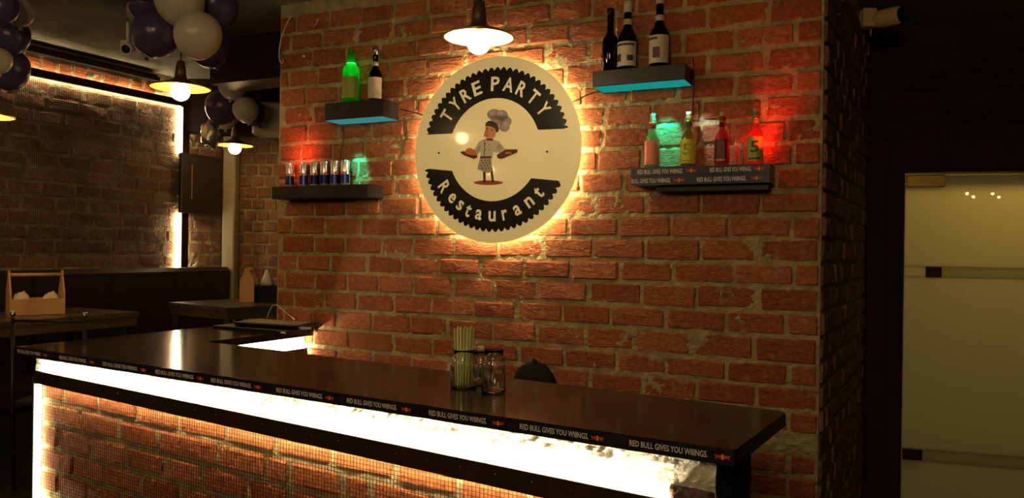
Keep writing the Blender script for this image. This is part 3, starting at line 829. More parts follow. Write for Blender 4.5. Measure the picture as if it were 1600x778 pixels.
for ch, ang in zip('TYREPARTY', (145.8, 132.6, 120.0, 107.4, 88.8, 75.6, 62.2, 48.6, 34.2)):
    sletter(ch, ang, .705, .048 if ch != 'A' else .056, .070, ru)
for ch, ang, h_, w_ in zip('Restaurant', (-147.5, -134.5, -124, -114.5, -103.5, -90.2, -78.0, -65.5, -52.5, -41), (.068, .052, .052, .064, .052, .052, .052, .052, .052, .064), (.046, .040, .034, .032, .038, .040, .030, .038, .040, .032)):
    sletter(ch, ang, .715, w_, h_, rl, False)
# chef drawing, flat print on the face
def cz_(x, y):
    u, z = W.inv(700+x/5.556, 160+y/5.556, DF+.0); return (u-SU, z-SZ)
lay = [0]
def chef(polys, name, m):
    lay[0] += 1
    return flat([[cz_(*p) for p in q] for q in polys], name, m, chefp, DF+.0006+lay[0]*.0004, .0004)
def circ(x, y, rx, ry=None, n=18): ry = ry or rx; return [(x+rx*math.cos(2*PI*i/n), y+ry*math.sin(2*PI*i/n)) for i in range(n)]
M['c_hat'] = mat('print_hat', (.40, .35, .33), .4); M['c_hat2'] = mat('print_hat_light', (.52, .46, .42), .4); M['c_hair'] = mat('print_hair', (.06, .035, .02), .4)
M['c_skin'] = mat('print_skin', (.72, .34, .16), .4); M['c_coat'] = mat('print_coat', (.66, .62, .50), .4); M['c_coat2'] = mat('print_coat_shade', (.48, .43, .34), .4)
M['c_red'] = mat('print_red', (.45, .08, .03), .4); M['c_brown'] = mat('print_brown', (.13, .035, .02), .4); M['c_food'] = mat('print_food', (.70, .22, .08), .4)
chefp = flat([[cz_(*p) for p in circ(350, 697, 128, 20)]], 'chef_print', 'c_red', sg, DF+.0004)
chef([circ(405, 105, 66, 48), circ(470, 115, 52, 50), circ(505, 165, 48, 46), circ(490, 215, 46, 40), circ(430, 150, 60, 52)], 'hat', 'c_hat')
chef([circ(385, 95, 26, 20), circ(455, 95, 24, 20), circ(500, 190, 22, 30)], 'hat_highlight', 'c_hat2')
chef([[(305, 590), (328, 590), (328, 685), (308, 688)], [(362, 560), (385, 560), (400, 682), (382, 690)]], 'trouser_leg', 'c_brown')
chef([[(302, 678), (330, 678), (330, 692), (300, 692)], [(378, 680), (402, 680), (404, 692), (378, 692)]], 'shoe', 'c_hair')
chef([[(300, 325), (340, 318), (395, 320), (445, 338), (490, 395), (545, 418), (520, 432), (430, 440), (395, 425), (388, 480), (280, 480), (288, 425), (252, 458), (205, 440), (240, 392), (270, 345)]], 'coat', 'c_coat')
chef([[(440, 350), (480, 400), (455, 425), (420, 400)], [(255, 400), (285, 370), (280, 410), (250, 440)]], 'coat_shade', 'c_coat2')
chef([[(285, 470), (378, 470), (384, 600), (350, 615), (255, 580), (262, 555)]], 'apron', 'c_coat2')
chef([circ(290+((i*37) % 80), 480+((i*23) % 115), 7, 5, 6) for i in range(16)], 'apron_pattern', 'c_hair')
chef([[(285, 468), (380, 468), (380, 484), (283, 486)]], 'belt', 'c_brown')
chef([[(335, 314), (394, 316), (392, 333), (334, 330)]], 'collar', 'c_brown')
chef([[(318, 330), (323, 330), (322, 462), (316, 462)], circ(330, 362, 5), circ(362, 367, 5), circ(330, 410, 5), circ(362, 412, 5)], 'button', 'c_hair')
chef([[(330, 205), (410, 212), (424, 250), (412, 300), (380, 318), (345, 312), (316, 296), (312, 280), (326, 262)]], 'face', 'c_skin')
chef([[(328, 205), (332, 180), (355, 162), (395, 163), (430, 188), (446, 222), (442, 256), (424, 262), (416, 236), (404, 222), (370, 208)]], 'hair', 'c_hair')
chef([[(334, 222), (356, 226), (356, 231), (334, 227)], [(374, 228), (400, 238), (398, 243), (374, 234)], circ(346, 242, 5, 4), circ(385, 247, 5, 4), [(330, 284), (362, 288), (350, 294), (332, 290)]], 'features', 'c_hair')
chef([[(325, 262), (318, 255), (340, 244), (350, 262), (345, 272)]], 'nose', 'c_food')
chef([[(110, 432), (140, 424), (255, 452), (262, 478), (232, 492), (140, 458)], [(428, 458), (505, 410), (606, 408), (608, 434), (470, 492), (436, 484)]], 'tray', 'c_brown')
chef([[(150, 432), (170, 402), (200, 396), (240, 414), (258, 448), (240, 464), (180, 452)]], 'food', 'c_food')
chef([circ(530, 440, 30, 10)], 'food', 'c_food')
for x, y in ((686, 239), (855, 237)):
    u, z = W.inv(x, y, DF); MB().prism([(u-SU+.005*math.cos(t), z-SZ+.005*math.sin(t)) for t in [2*PI*i/12 for i in range(12)]], -DF-.004, -DF, axis='y').build('screw', 'c_hair' if 0 else M['lampdark'], sg)

# ------------------------------------------------------------ shelves
def shelf(u0, u1, z0, z1, label, panel, dep=.14, grp=None):
    t = thing('wall_shelf', label, 'shelf', W.p(u0, 0, z0), W.rz)
    L, H = u1-u0, z1-z0
    MB().box((0, -dep, .004), (L, .012, H), .002).build('shelf_board', 'shelf', t)
    if panel: MB().box((.006, -dep+.006, .0005), (L-.006, -.004, .0035)).build('light_panel', panel, t)
    return t
S1 = shelf(.443, .822, 2.168, 2.262, 'black box shelf with pale teal underside, left of the sign, holding two bottles', 'tealpale')
S2 = shelf(.078, .734, 1.755, 1.826, 'dark shelf at the left edge of the brick wall, holding small cans', None)
S3 = shelf(1.958, 2.378, 2.228, 2.300, 'dark shelf with teal underside, upper right of the sign', 'teal')
S4 = shelf(2.147, 2.726, 1.782, 1.860, 'shelf wrapped in slogan tape holding four small bottles, lower right of the sign', None)
# tape on the lower right shelf
tp = MB().box((-.001, -.1425, .042), (.581, -.1402, .0785)).box((-.001, -.1425, .002), (.581, -.1402, .0400)).build('slogan_tape', 'tape', S4)
MB().box((.5795, -.1425, .002), (.5815, -.01, .0785)).build('side_tape', 'tape', S4)
def s4u(x, y): u, z = W.inv(x, y, .1425); return u-2.147
for (a, b_, lg, zz, y) in ((996, 1067, 1080, .060, 268), (1109, 1174, 1186, .060, 267), (987, 1048, 1061, .021, 283), (1089, 1166, 1182, .021, 280)):
    body = SLOGAN if a != 987 else 'BULL GIVES YOU WIIINGS.'
    u0, u1 = s4u(a, y), s4u(b_, y)
    text(body, 'lettering', 'ink_white', tp, (u0+u1)/2, zz, u1-u0, .019, .1431, off=.015)
    bull_pair(tp, s4u(lg, y), zz, .022, .1431)
# small black fixing box under shelf 4 right
MB().box((.10, -.10, -.022), (.57, .01, -.001)).build('bracket_board', 'shelf', S4)

# spot lamps: coloured
tu1 = W.inv(562, 262)[0]; tu2 = W.inv(1042, 225)[0]; tu3 = W.inv(1108, 215)[0]; tu4 = W.inv(1203, 210)[0]
light('teal_spot', 'SPOT', W.p(tu1, .15, 2.13), 13, (.0, .85, .62), .010, W.p(tu1, .0, 1.90), .62, .8)
light('teal_spot', 'SPOT', W.p(tu2, .155, 2.19), 19, (.0, .85, .66), .010, W.p(tu2, .0, 1.975), .80, .8)
light('white_spot', 'SPOT', W.p(2.35, .155, 2.19), 4.5, (.75, .95, 1), .010, W.p(tu3+.01, .0, 2.0), .7, .9)
light('red_spot', 'POINT', W.p(tu4-.03, .030, 1.955), .6, (1, .010, .008), .012)
light('red_spot', 'SPOT', W.p(tu4, .13, 1.92), 3.6, (1, .025, .018), .02, W.p(tu4-.03, -.04, 2.32), 1.6, 1)
light('red_spot', 'POINT', W.p(.172, .03, 1.90), .05, (1, .03, .015), .012)
light('red_spot', 'SPOT', W.p(.20, .13, 2.00), 2.0, (1, .12, .06), .02, W.p(.19, -.03, 2.04), 2.2, 1)

# ------------------------------------------------------------ bottles and cans
def lathe_part(prof, name, m, parent, n=24, sc=1): return MB().lathe([(max(r, .0002)*sc, z*sc) for r, z in prof], n).build(name, m, parent)
def bottle(label, x, ybot, ytop, d, prof, glass, parts, group=None, off_u=0, fr=W, cat='bottle', name='bottle', zbase=None):
    u, z = fr.inv(x, ybot, d)
    if zbase is not None: z = zbase
    loc = fr.p(u, d, z); top = fr.inv(x, ytop, d)[1]; H = top-z
    t = thing(name, label, cat, loc, fr.rz, group)
    lathe_part([(r*H, q*H) for r, q in prof], 'glass', glass, t)
    for nm, m, pr, extra in parts:
        if extra is None: lathe_part([(r*H, q*H) for r, q in pr], nm, m, t)
        else:
            r, q0, q1, a0, a1 = extra; b = MB(); n = 14; vs = []; fs = []
            for i in range(n+1):
                a = math.radians(a0+(a1-a0)*i/n)
                for rr_ in (r*H, (r+.005)*H):
                    for q in (q0*H, q1*H): vs.append((rr_*math.sin(a), -rr_*math.cos(a), q))
            for i in range(n):
                o_ = i*4; fs += [(o_+2, o_+3, o_+7, o_+6), (o_, o_+4, o_+5, o_+1), (o_+1, o_+5, o_+7, o_+3), (o_, o_+2, o_+6, o_+4)]
            fs += [(0, 1, 3, 2), (n*4, n*4+2, n*4+3, n*4+1)]
            b.add(vs, fs); b.build(nm, m, t)
    t['H'] = H
    return t
zS1 = 2.2622; zS2 = 1.8262; zS3 = 2.3002; zS4 = 1.8606
P_green = [(.14, .0), (.155, .02), (.155, .50), (.15, .56), (.155, .585), (.14, .64), (.095, .70), (.085, .72), (.06, .86), (.05, .90), (.05, .985)]
tG = bottle('bright green glowing bottle on the black shelf left of the sign', 548, 159, 76, .07, P_green, 'gl_green',
       [('label', 'label_olive', None, (.157, .08, .46, -85, 85)), ('cap', 'cap_green', [(.054, .93), (.054, 1.0)], None), ('neck_glow', 'puck_green', [(.087, .715), (.082, .735)], None)], zbase=zS1+.004)  # green glow at the neck, painted on as an emissive band
MB().lathe([(.035, 0), (.035, .003)], 20).build('light_disc', 'puck_green', S1, (W.inv(548, 157, .07)[0]-.443, -.07, zS1-2.168))
H = tG['H']; light('green_puck', 'POINT', tG.location+Vector((0, 0, .60*H)), .11, (.05, 1, .15), .012)
P_slim = [(.115, 0), (.125, .015), (.125, .46), (.115, .53), (.06, .62), (.052, .66), (.048, .80), (.052, .82), (.052, .98)]
bottle('slim dark bottle with pale label beside the glowing green bottle', 586, 154, 75, .07, P_slim, 'gl_brown',
       [('label', 'label_cream', None, (.127, .05, .44, -60, 100)), ('neck_label', 'label_cream', [(.056, .66), (.056, .74)], None), ('cap', 'steel', [(.058, .87), (.058, 1.0), (.05, 1.004)], None)], zbase=zS1)
P_liq = [(.13, 0), (.14, .012), (.14, .42), (.13, .50), (.085, .58), (.062, .64), (.055, .70), (.052, .90), (.055, .98)]
t = bottle('green bottle with white landscape label on the upper right shelf', 980, 106, 3, .07, P_liq, 'gl_dgreen',
       [('label', 'label_cream', None, (.142, .05, .40, -70, 75)), ('label_print', 'label_dark', None, (.147, .34, .37, -50, 55)), ('label_print', 'label_dark', None, (.147, .12, .22, -55, -20)), ('label_print', 'label_dark', None, (.147, .12, .20, 15, 50)),
        ('neck_label', 'label_cream', [(.068, .66), (.062, .74)], None), ('cap', 'white', [(.060, .84), (.060, 1.0)], None)], zbase=zS3+.004)
MB().lathe([(.036, 0), (.036, .003)], 20).build('light_disc', 'puck_teal', S3, (W.inv(980, 105, .07)[0]-1.958, -.07, zS3-2.228))
t = bottle('black bottle with portrait label on the upper right shelf', 1030, 100, -4, .07, P_liq, 'gl_brown',
       [('label', 'label_cream', None, (.142, .05, .44, -75, 75)), ('label_print', 'label_dark', None, (.147, .38, .41, -60, 5)), ('portrait', 'c_brown', None, (.147, .12, .27, -22, 18)),
        ('neck_label', 'label_cream', [(.070, .66), (.064, .74)], None), ('cap', 'label_cream', [(.060, .90), (.060, 1.0)], None)], zbase=zS3+.004)
MB().lathe([(.036, 0), (.036, .003)], 20).build('light_disc', 'puck_blue', S3, (W.inv(1030, 98, .07)[0]-1.958, -.07, zS3-2.228))
bottle('tall unlabelled dark bottle at the left end of the upper right shelf', 953, 108, 14, .07, P_slim, 'gl_brown', [('cap', 'lampdark', [(.058, .9), (.058, 1.0)], None)], zbase=zS3)
P_br = [(.12, 0), (.132, .015), (.135, .05), (.132, .48), (.125, .56), (.095, .63), (.055, .70), (.048, .74), (.046, .92), (.05, .98)]
L_br = [(.118, .01), (.125, .02), (.125, .48), (.118, .55), (.088, .62), (.048, .68), (.04, .73)]
def breezer(label, x, y0, y1, lab, cap, liq, glyph, a=0, gm='label_dark'):
    t = bottle(label, x, y0, y1, .075, P_br, 'gl_clear', [('liquid', liq, L_br, None), ('label', lab, None, (.137, .07, .50, -80, 80)), ('cap', cap, [(.062, .74), (.062, .91), (.055, .92)], None), ('cap_top', 'label_cream', [(.046, .921), (.048, 1.0), (.02, 1.003)], None),
               ('label_print', gm, None, (.1435, .10, .13, -45, 40)), ('cap_band', 'brass', [(.064, .82), (.064, .84)], None)], zbase=zS4)
    H = t['H']
    if glyph == 'v':
        MB().box((.055*H, -.137*H, .12*H), (.060*H, -.120*H, .46*H)).build('label_stripe', 'ink_white', t)
    elif glyph:
        text(glyph, 'label_digits', gm, t, .01*H, .32*H, .15*H, .20*H, .1455*H, off=.02)
    return t
breezer('small bottle with salmon label and red cap, leftmost on the taped shelf', 1019, 262, 178, 'label_pink', 'cap_red', 'liq_green', None, gm='c_food')
breezer('small bottle with bright yellow label, second from left on the taped shelf', 1075, 260, 175, 'label_yellow', 'cap_green', 'liq_amber', '5', gm='label_olive')
breezer('small bottle with dark maroon label and dark red cap, third on the taped shelf', 1128, 256, 176, 'label_maroon', 'cap_dred', 'liq_pink', 'v', gm='c_food')
breezer('small bottle with olive yellow label, rightmost on the taped shelf in red light', 1180, 254, 170, 'label_olive', 'cap_green', 'liq_pink', '5', gm='label_dark')
# cans
def can(label, x0, x1, ang, idx):
    xm = (x0+x1)/2; d = .055
    u, z = W.inv(xm, 288, d); w2 = (W.inv(x1, 288, d)[0]-W.inv(x0, 288, d)[0])/2
    r = .0255; H = .138
    t = thing('drink_can', label, 'can', W.p(u, d, zS2), W.rz+math.radians(ang), 'cans on the left shelf')
    lathe_part([(r*.80, 0), (r*.86, .003), (r, .010), (r, H-.012), (r*.86, H-.003), (r*.88, H), (r*.80, H-.002)], 'can_body', 'tin', t)
    def patch(pts, nm, m):
        b = MB()
        for (a0, a1, q0, q1, sl) in pts:
            n = 8; vs = []; fs = []
            for i in range(n+1):
                f = i/n; a = math.radians(a0+(a1-a0)*f)
                for rr_ in (r-.0008, r+.0006):
                    for k, q in enumerate((q0, q1)):
                        aa = a+(math.radians(sl) if k else 0); vs.append((rr_*math.sin(aa), -rr_*math.cos(aa), q*H))
            for i in range(n):
                o_ = i*4; fs += [(o_+2, o_+3, o_+7, o_+6), (o_, o_+4, o_+5, o_+1), (o_+1, o_+5, o_+7, o_+3), (o_, o_+2, o_+6, o_+4)]
            fs += [(0, 1, 3, 2), (n*4, n*4+2, n*4+3, n*4+1)]; b.add(vs, fs)
        return b.build(nm, m, t)
    patch([(-90, 90, .11, .46, 0), (95, 180, .50, .90, 10), (180, 265, .50, .90, -10)], 'blue_panel', 'canblue')
    patch([(-38, 38, .47, .55, 0)], 'bull_mark', 'ink_red'); patch([(-10, 10, .46, .58, 0)], 'sun_mark', 'ink_yellow')
    MB().box((-.006, -.010, H-.002), (.006, .010, H+.0005)).build('pull_tab', 'steel', t)
    return t
cans = [('slim blue and silver can standing alone at the left end of the can row', 447, 460, 5), ('slim blue and silver can, second from left in the can row', 467, 483, 0),
        ('slim can turned to its dark blue side, third in the can row', 484, 499, 62), ('slim can turned to its dark blue side, fourth in the can row', 500, 515, 60),
        ('slim can turned to its dark blue side, fifth in the can row', 516, 531, 64), ('slim blue and silver can at the right end of the can row', 532, 547, 0)]
for i, (lb, a, b_, an) in enumerate(cans): can(lb, a, b_, an, i)

# ------------------------------------------------------------ pendant lamps
def pendant(label, p, R_=.15, bulb='bulb', inner='gold_in', outer='bronze', br=.048, cord_top=TOP, energy=None, lens=True):
    t = thing('pendant_lamp', label, 'lamp', p, 0)
    prof = [(R_, 0), (R_*.97, .004), (.060, .034), (.034, .048), (.030, .070)]
    o = [(r, z) for r, z in prof]; inn = [(r-.003 if r > .01 else r, z-.0035) for r, z in prof]
    MB().lathe(o, 40, closed=False).build('shade', outer, t)
    MB().lathe(inn, 40, closed=False).build('shade_lining', inner, t)
    b = MB().lathe([(R_, -.002), (R_+.003, .001), (R_, .004), (R_-.004, .001), (R_, -.002)], 40, closed=False); b.build('rim', 'brass', t)
    MB().lathe([(.028, .066), (.030, .075), (.026, .12), (.018, .13), (.014, .15)], 20).build('socket', 'bronze', t)
    for s in (-1, 1): MB().tube([(s*.020, 0, .07), (s*.020, 0, .145)], .0035, 6).build('stem', 'steel', t)
    MB().tube([(0, 0, .145), (0, 0, cord_top-p[2]-.012)], .0035, 6).build('cord', 'black', t)
    MB().lathe([(.045, cord_top-p[2]-.014), (.045, cord_top-p[2]-.002)], 20).build('ceiling_rose', 'black', t)
    MB().ell((0, 0, -.022), (br, br, br), 20, 12).build('bulb', bulb, t)
    MB().lathe([(.016, .012), (.016, .066)], 14).build('bulb_neck', 'brass', t)
    return t
pendant('pendant lamp with blazing white shade hanging over the round sign', at(748, 58, 3.15), .141, 'bulb_sign', 'enamel', 'bronze', .047)
pendant('pendant lamp with gold-lined shade under the large balloon cluster', at(282, 137, 4.40), .160, inner='gold_in', br=.052)
pendant('small distant pendant lamp below the rear balloon cluster', at(367, 227, 6.35), .145, inner='gold_in', br=.050, bulb='bulb')
pendant('pendant lamp cut off by the left edge, only its gold rim showing', at(-26, 181, 4.3), .150)
# pendants outside the frame that light the hall and mirror in sign and door
q = W.p(1.13, 0, 2.3); dv = Vector((-.833, -.559, 0))
pendant('pendant lamp over the dining side, outside the frame', (-2.208, 2.617, 2.40), .15)
pendant('pendant lamp furthest to the left of the dining side, outside the frame', (-4.268, .86, 2.42), .15)
PLAB = ('first', 'second', 'third', 'fourth')
for i, (x, y) in enumerate(((1511, 300), (1521, 297), (1551, 299), (1561, 297))):
    # mirror a far point across the door glass
    r = ray(x, y); o_ = DW.p(0, -.045, 0); n_ = np.array([DW.n[0], DW.n[1], 0])
    P = r*(15.0 if i % 2 == 0 else 15.8); dd = (P[:2]-np.array([o_.x, o_.y]))@DW.n
    Pm = P[:2]-2*dd*DW.n
    z = EYE+P[2]
    pendant('small hall pendant mirrored in the glass door, %s from the left' % PLAB[i], (Pm[0], Pm[1], min(z, 2.7)), .085, inner='enamel', br=.030)

# ------------------------------------------------------------ cables
def cable(label, pts, r, m, name='cable', cat='cable'):
    # smooth through points
    P = [Vector(p) for p in pts]; out = []
    for i in range(len(P)-1):
        p0, p1, p2_, p3 = P[max(i-1, 0)], P[i], P[i+1], P[min(i+2, len(P)-1)]
        for t in [k/6 for k in range(6)]:
            out.append(.5*((2*p1)+(p2_-p0)*t+(2*p0-5*p1+4*p2_-p3)*t*t+(3*p1-p0-3*p2_+p3)*t**3))
    out.append(P[-1])
    return tag(MB().tube(out, r, 6).build(name, m), label, cat)
def wp(x, y, d=.022): u, z = W.inv(x, y, d); return W.p(u, d, z)
cable('black cable running from the sign to the upper left shelf', [wp(626, 171), wp(640, 174), wp(655, 178), wp(668, 182)], .0035, 'black')
cable('black cable running from the sign to the upper right shelf', [wp(888, 162), wp(905, 155), wp(920, 147), wp(942, 142)], .0035, 'black')
cable('thin dark cable hanging from the upper left shelf to the cans', [wp(535, 196), wp(537, 215), wp(533, 240), wp(532, 283, .015)], .003, 'black')
cable('thin dark cable dropping from the upper right shelf', [wp(1083, 90), wp(1084, 130), wp(1083, 150), wp(1082, 180)], .003, 'black')
cable('white hooked wire hanging at the upper left of the brick wall', [wp(454, 25, .10), wp(446, 42, .09), wp(439, 62, .07), wp(436, 85, .05), wp(438, 97, .035), wp(442, 98, .03), wp(442, 92, .025)], .0035, 'white', 'wire', 'wire')
cable('short white wire stub sticking out high on the brick wall', [wp(497, 30, .05), wp(494, 37, .04), wp(491, 42, .02)], .003, 'white', 'wire', 'wire')

nl = W.inv(477, 88)
tag(MB().tube([(0, .010, 0), (0, -.022, -.004)], .006, 8).build('wall_plug', 'white', None, W.p(nl[0], 0, nl[1]), W.rz), 'tiny white wall plug high at the left of the brick pillar', 'plug')
# ------------------------------------------------------------ jars, straws, chair behind the counter
def jar(label, x, yb, yt, r_, name='glass_jar'):
    p = onz(x, yb-4, ZC); zt = at(x, yt, p[1])[2]; H = zt-ZC; r = r_/F*p[1]
    t = thing(name, label, 'jar', (p[0], p[1], ZC+.0005), C.rz)
    # one solid of glass: outer then inner profile, square shouldered
    prof = [(.6, 0), (.94, .006), (1, .03), (1, .66), (.94, .73), (.80, .79), (.78, .82), (.80, .84), (.78, .86), (.80, .89), (.78, .92), (.81, .99), (.80, 1.0), (.76, 1.0), (.74, .80), (.90, .70), (.94, .64), (.94, .06), (.85, .035), (.5, .03)]
    MB().lathe([(max(a, .001)*r, q*H) for a, q in prof], 32, closed=True).build('glass_body', 'glass', t)
    MB().lathe([(r*.84, H*.785), (r*.86, H*.795), (r*.84, H*.805)], 32, closed=False).build('neck_ring', 'jar', t)
    return t, p, H, r
tj, pj, Hj, rj = jar('glass jar packed with green straws on the counter', 724, 609, 546, 21)
b = MB(); b.tube([(rj*.95, 0, Hj*.62), (rj*1.45, 0, Hj*.60), (rj*1.5, 0, Hj*.35), (rj*.98, 0, Hj*.20)], .0045, 8); b.build('handle', 'glass', tj)
t2, p_2, H2, r2 = jar('empty glass jar with ribbed neck beside the straw jar', 771, 616, 546, 19)
t3 = jar('glass jar standing behind between the straw jar and the empty jar', 752, 603, 548, 17)
tag(MB().prism([(-.022, -.001), (.020, -.001), (.022, .040), (-.004, .050), (-.023, .042)], -.004, .004, axis='y').build('paper_napkin', 'paper', None, (t3[1][0]+.004, t3[1][1], ZC+.012), C.rz+.2), 'folded white paper napkin inside the middle jar', 'napkin')
tag(MB().box((-.012, -.010, 0), (.012, .010, .016), .004).build('stopper', 'paper', None, (t3[1][0]-.004, t3[1][1], ZC+t3[2]+.0008), .3), 'cream stopper on the jar behind the straw jar', 'stopper')
rs = random.Random(3); sproto = None
top_z = at(724, 512, pj[1])[2]
grid = [(i, j) for i in range(-3, 4) for j in range(-3, 4) if i*i+j*j <= 9.5]
for k, (i, j) in enumerate(grid):
    bx, by = i*rj*.19, j*rj*.19; tx, ty = i*rj*.235+rs.uniform(-.002, .002), j*rj*.2+rs.uniform(-.002, .002)
    L = top_z-ZC-.006+rs.uniform(-.006, .004)
    if k == 0 or k == 1:
        o = MB().lathe([(.0031, 0), (.0031, 1.0), (.0025, 1.0), (.0025, .02)], 8, closed=False).build('drinking_straw', 'straw_g' if k == 0 else 'straw_y')
        if k == 0: sproto = o
        else: sproto_y = o
    else:
        o = (sproto if (k % 3) or j > 0 else sproto_y).copy(); COL.objects.link(o)
    d = Vector((tx-bx, ty-by, L)); o.scale = (1, 1, d.length)
    o.rotation_euler = d.to_track_quat('Z', 'Y').to_euler(); o.location = (pj[0]+bx, pj[1]+by, ZC+.006)
    yel = o.data == sproto_y.data if k > 0 else False
    tag(o, 'yellow-green drinking straw standing in the straw jar' if yel else 'green drinking straw in the jar full of straws on the counter', 'straw', 'straws in the glass jar')
# black rounded backrest of the bartender's chair behind the counter
bp = at(832, 590, 3.0)
ch = thing('bar_chair', 'black rounded chair back showing above the counter behind the jars', 'chair', (bp[0]+.01, bp[1]+.10, 0), -.25)
b = MB(); zt = at(832, 565, 3.05)[2]
def lumpy(v): return v*(1+.04*noise.noise(v*4))
b.ell((0, 0, zt-.16), (.098, .045, .150), 24, 16, fn=lambda v: lumpy(Vector((math.copysign(abs(v.x)**.72, v.x), v.y, v.z)))).build('backrest', 'blackmatte', ch)
MB().ell((0, 0, zt-.008), (.012, .012, .014), 10, 6).build('knot', 'blackmatte', ch)
MB().ell((0, -.20, .62), (.20, .20, .035), 24, 8).build('seat', 'blackmatte', ch)
MB().tube([(0, -.02, .95), (0, .04, .75), (0, -.1, .60)], .012, 8).build('back_support', 'black', ch)
MB().tube([(0, -.20, .10), (0, -.20, .60)], .022, 10).build('pole', 'steel', ch)
for k in range(5):
    a = 2*PI*k/5; MB().tube([(0, -.20, .12), (.24*math.cos(a), -.20+.24*math.sin(a), .02)], .014, 8).build('leg', 'black', ch)

# folders on the return
def onC(x, y): p = onz(x, y, ZC); return (p[0], p[1])
def board(px, z0, z1, m, name, par, dz=0):
    P = [p2(onz(x, y, z1)) for x, y in px]; return MB().prism(P, z0, z1).build(name, m, par)
fo = thing('menu_folder', 'black menu folder with beige sheet on top at the back of the counter', 'folder', (0, 0, 0))
board([(365, 503), (486, 511), (507, 504), (395, 497.5)], ZC+.0225, ZC+.034, 'black', 'cover', fo)
board([(378, 502), (462, 507.6), (487, 503.2), (408, 498)], ZC+.0341, ZC+.036, 'beigepaint', 'beige_sheet', fo)
fo2 = thing('menu_folder', 'grey flat folder lying lowest in the stack at the back of the counter', 'folder', (0, 0, 0))
board([(333, 508.5), (447, 518), (510, 507), (400, 501)], ZC+.0005, ZC+.012, 'black', 'cover', fo2)
board([(345, 508.0), (440, 515.4), (470, 511.5), (385, 504)], ZC+.0121, ZC+.0130, M['lampdark'], 'grey_sheet', fo2)
MB2 = board([(368, 505.5), (480, 513), (505, 507), (398, 500.5)], ZC+.0132, ZC+.0222, 'blackmatte', 'tray', None); tag(MB2, 'thin black tray between the two folders on the counter', 'tray')
tag(MB().lathe([(.010, 0), (.011, .006), (.006, .010)], 12).build('bottle_cap', 'brass', None, (*onz(444, 501, ZC+.0365)[:2], ZC+.0365)), 'tiny brass stud lying on the beige folder sheet', 'bottlecap')  # a bottle cap lying on the folder's beige sheet
def az(x, y, z): return tuple(onz(x, y, z))
cable('thin white wire looped over the folders against the brick wall', [at(417, 497, 4.25), at(424, 480, 4.22), at(432, 477, 4.2), at(445, 487, 4.16), at(460, 499, 4.12)], .0022, 'white', 'wire', 'wire')
cable('white wire curving down to the lit corner of the counter', [az(505, 505, ZC+.022), az(515, 506, ZC+.018), az(524, 512, ZC+.01), az(526, 516, ZC+.004)], .003, 'white', 'wire', 'wire')

# ------------------------------------------------------------ dining side: tables, booth, caddies, chair
ZT = 1.07; FLR = .221
def table(label, corners, th=.05):
    t = thing('dining_table', label, 'table', (0, 0, 0))
    P = [Vector(c[:2]) for c in corners]; cen_ = sum(P, Vector((0, 0)))/4
    n = 5
    # planked top: each plank a part
    for k in range(n):
        a0, a1 = (k+.03)/n, (k+.97)/n
        q = [P[0].lerp(P[1], a0), P[0].lerp(P[1], a1), P[3].lerp(P[2], a1), P[3].lerp(P[2], a0)]
        MB().prism([(v.x, v.y) for v in q], ZT-.03, ZT).build('plank', 'table', t)
    q = [c.lerp(cen_, .03) for c in P]
    MB().prism([(v.x, v.y) for v in q], ZT-.085, ZT-.0305).build('apron', 'table', t)
    for c in P:
        l = c.lerp(cen_, .14); MB().box((l.x-.025, l.y-.025, FLR), (l.x+.025, l.y+.025, ZT-.086), .003).build('leg', 'black', t)
    return t
p1 = onz(220, 487, ZT)[:2]; pd = Vector(onz(0, 503, ZT)[:2])-Vector(p1); pd.normalize(); sd = Vector((-pd.y, pd.x))
if sd.x > 0: sd = -sd
P1 = Vector(p1); table('dark planked table at the left edge carrying the large wooden caddy', [P1, P1+pd*1.15, P1+pd*1.15+sd*.62, P1+sd*.62])
p1 = Vector(onz(355, 481, ZT)[:2]); p0 = Vector(onz(262, 472, ZT)[:2]); e = (p0-p1); L1 = e.length; e.normalize(); sd = Vector((e.y, -e.x))
if sd.y < 0: sd = -sd
table('dark wooden table in the middle, beside the pillar, with the small wooden caddy', [p1, p0, p0+sd*.62, p1+sd*.62])
# booth sofa
bo = thing('booth_sofa', 'long dark leather booth backrest and seat along the left brick wall', 'sofa', LW.p(0, 0, FLR-.0), LW.rz)
u1 = LW.inv(352, 420, .1)[0]; u1 = min(u1, LW.L-.04)
b = MB(); b.box((.2, -.19, .30), (u1, -.065, 1.31-FLR), .03).build('backrest', 'leather', bo)
b = MB(); b.box((.2, -.62, .24), (u1, -.195, .40), .03).build('seat', 'leather', bo)
b = MB(); b.box((.2, -.60, .002), (u1, -.08, .238)).build('base', 'blackmatte', bo)
for k in range(7):
    u = .6+k*.58
    if u < u1-.1: MB().box((u-.004, -.193, .42), (u+.004, -.1885, 1.27-FLR)).build('seam', 'black', bo)
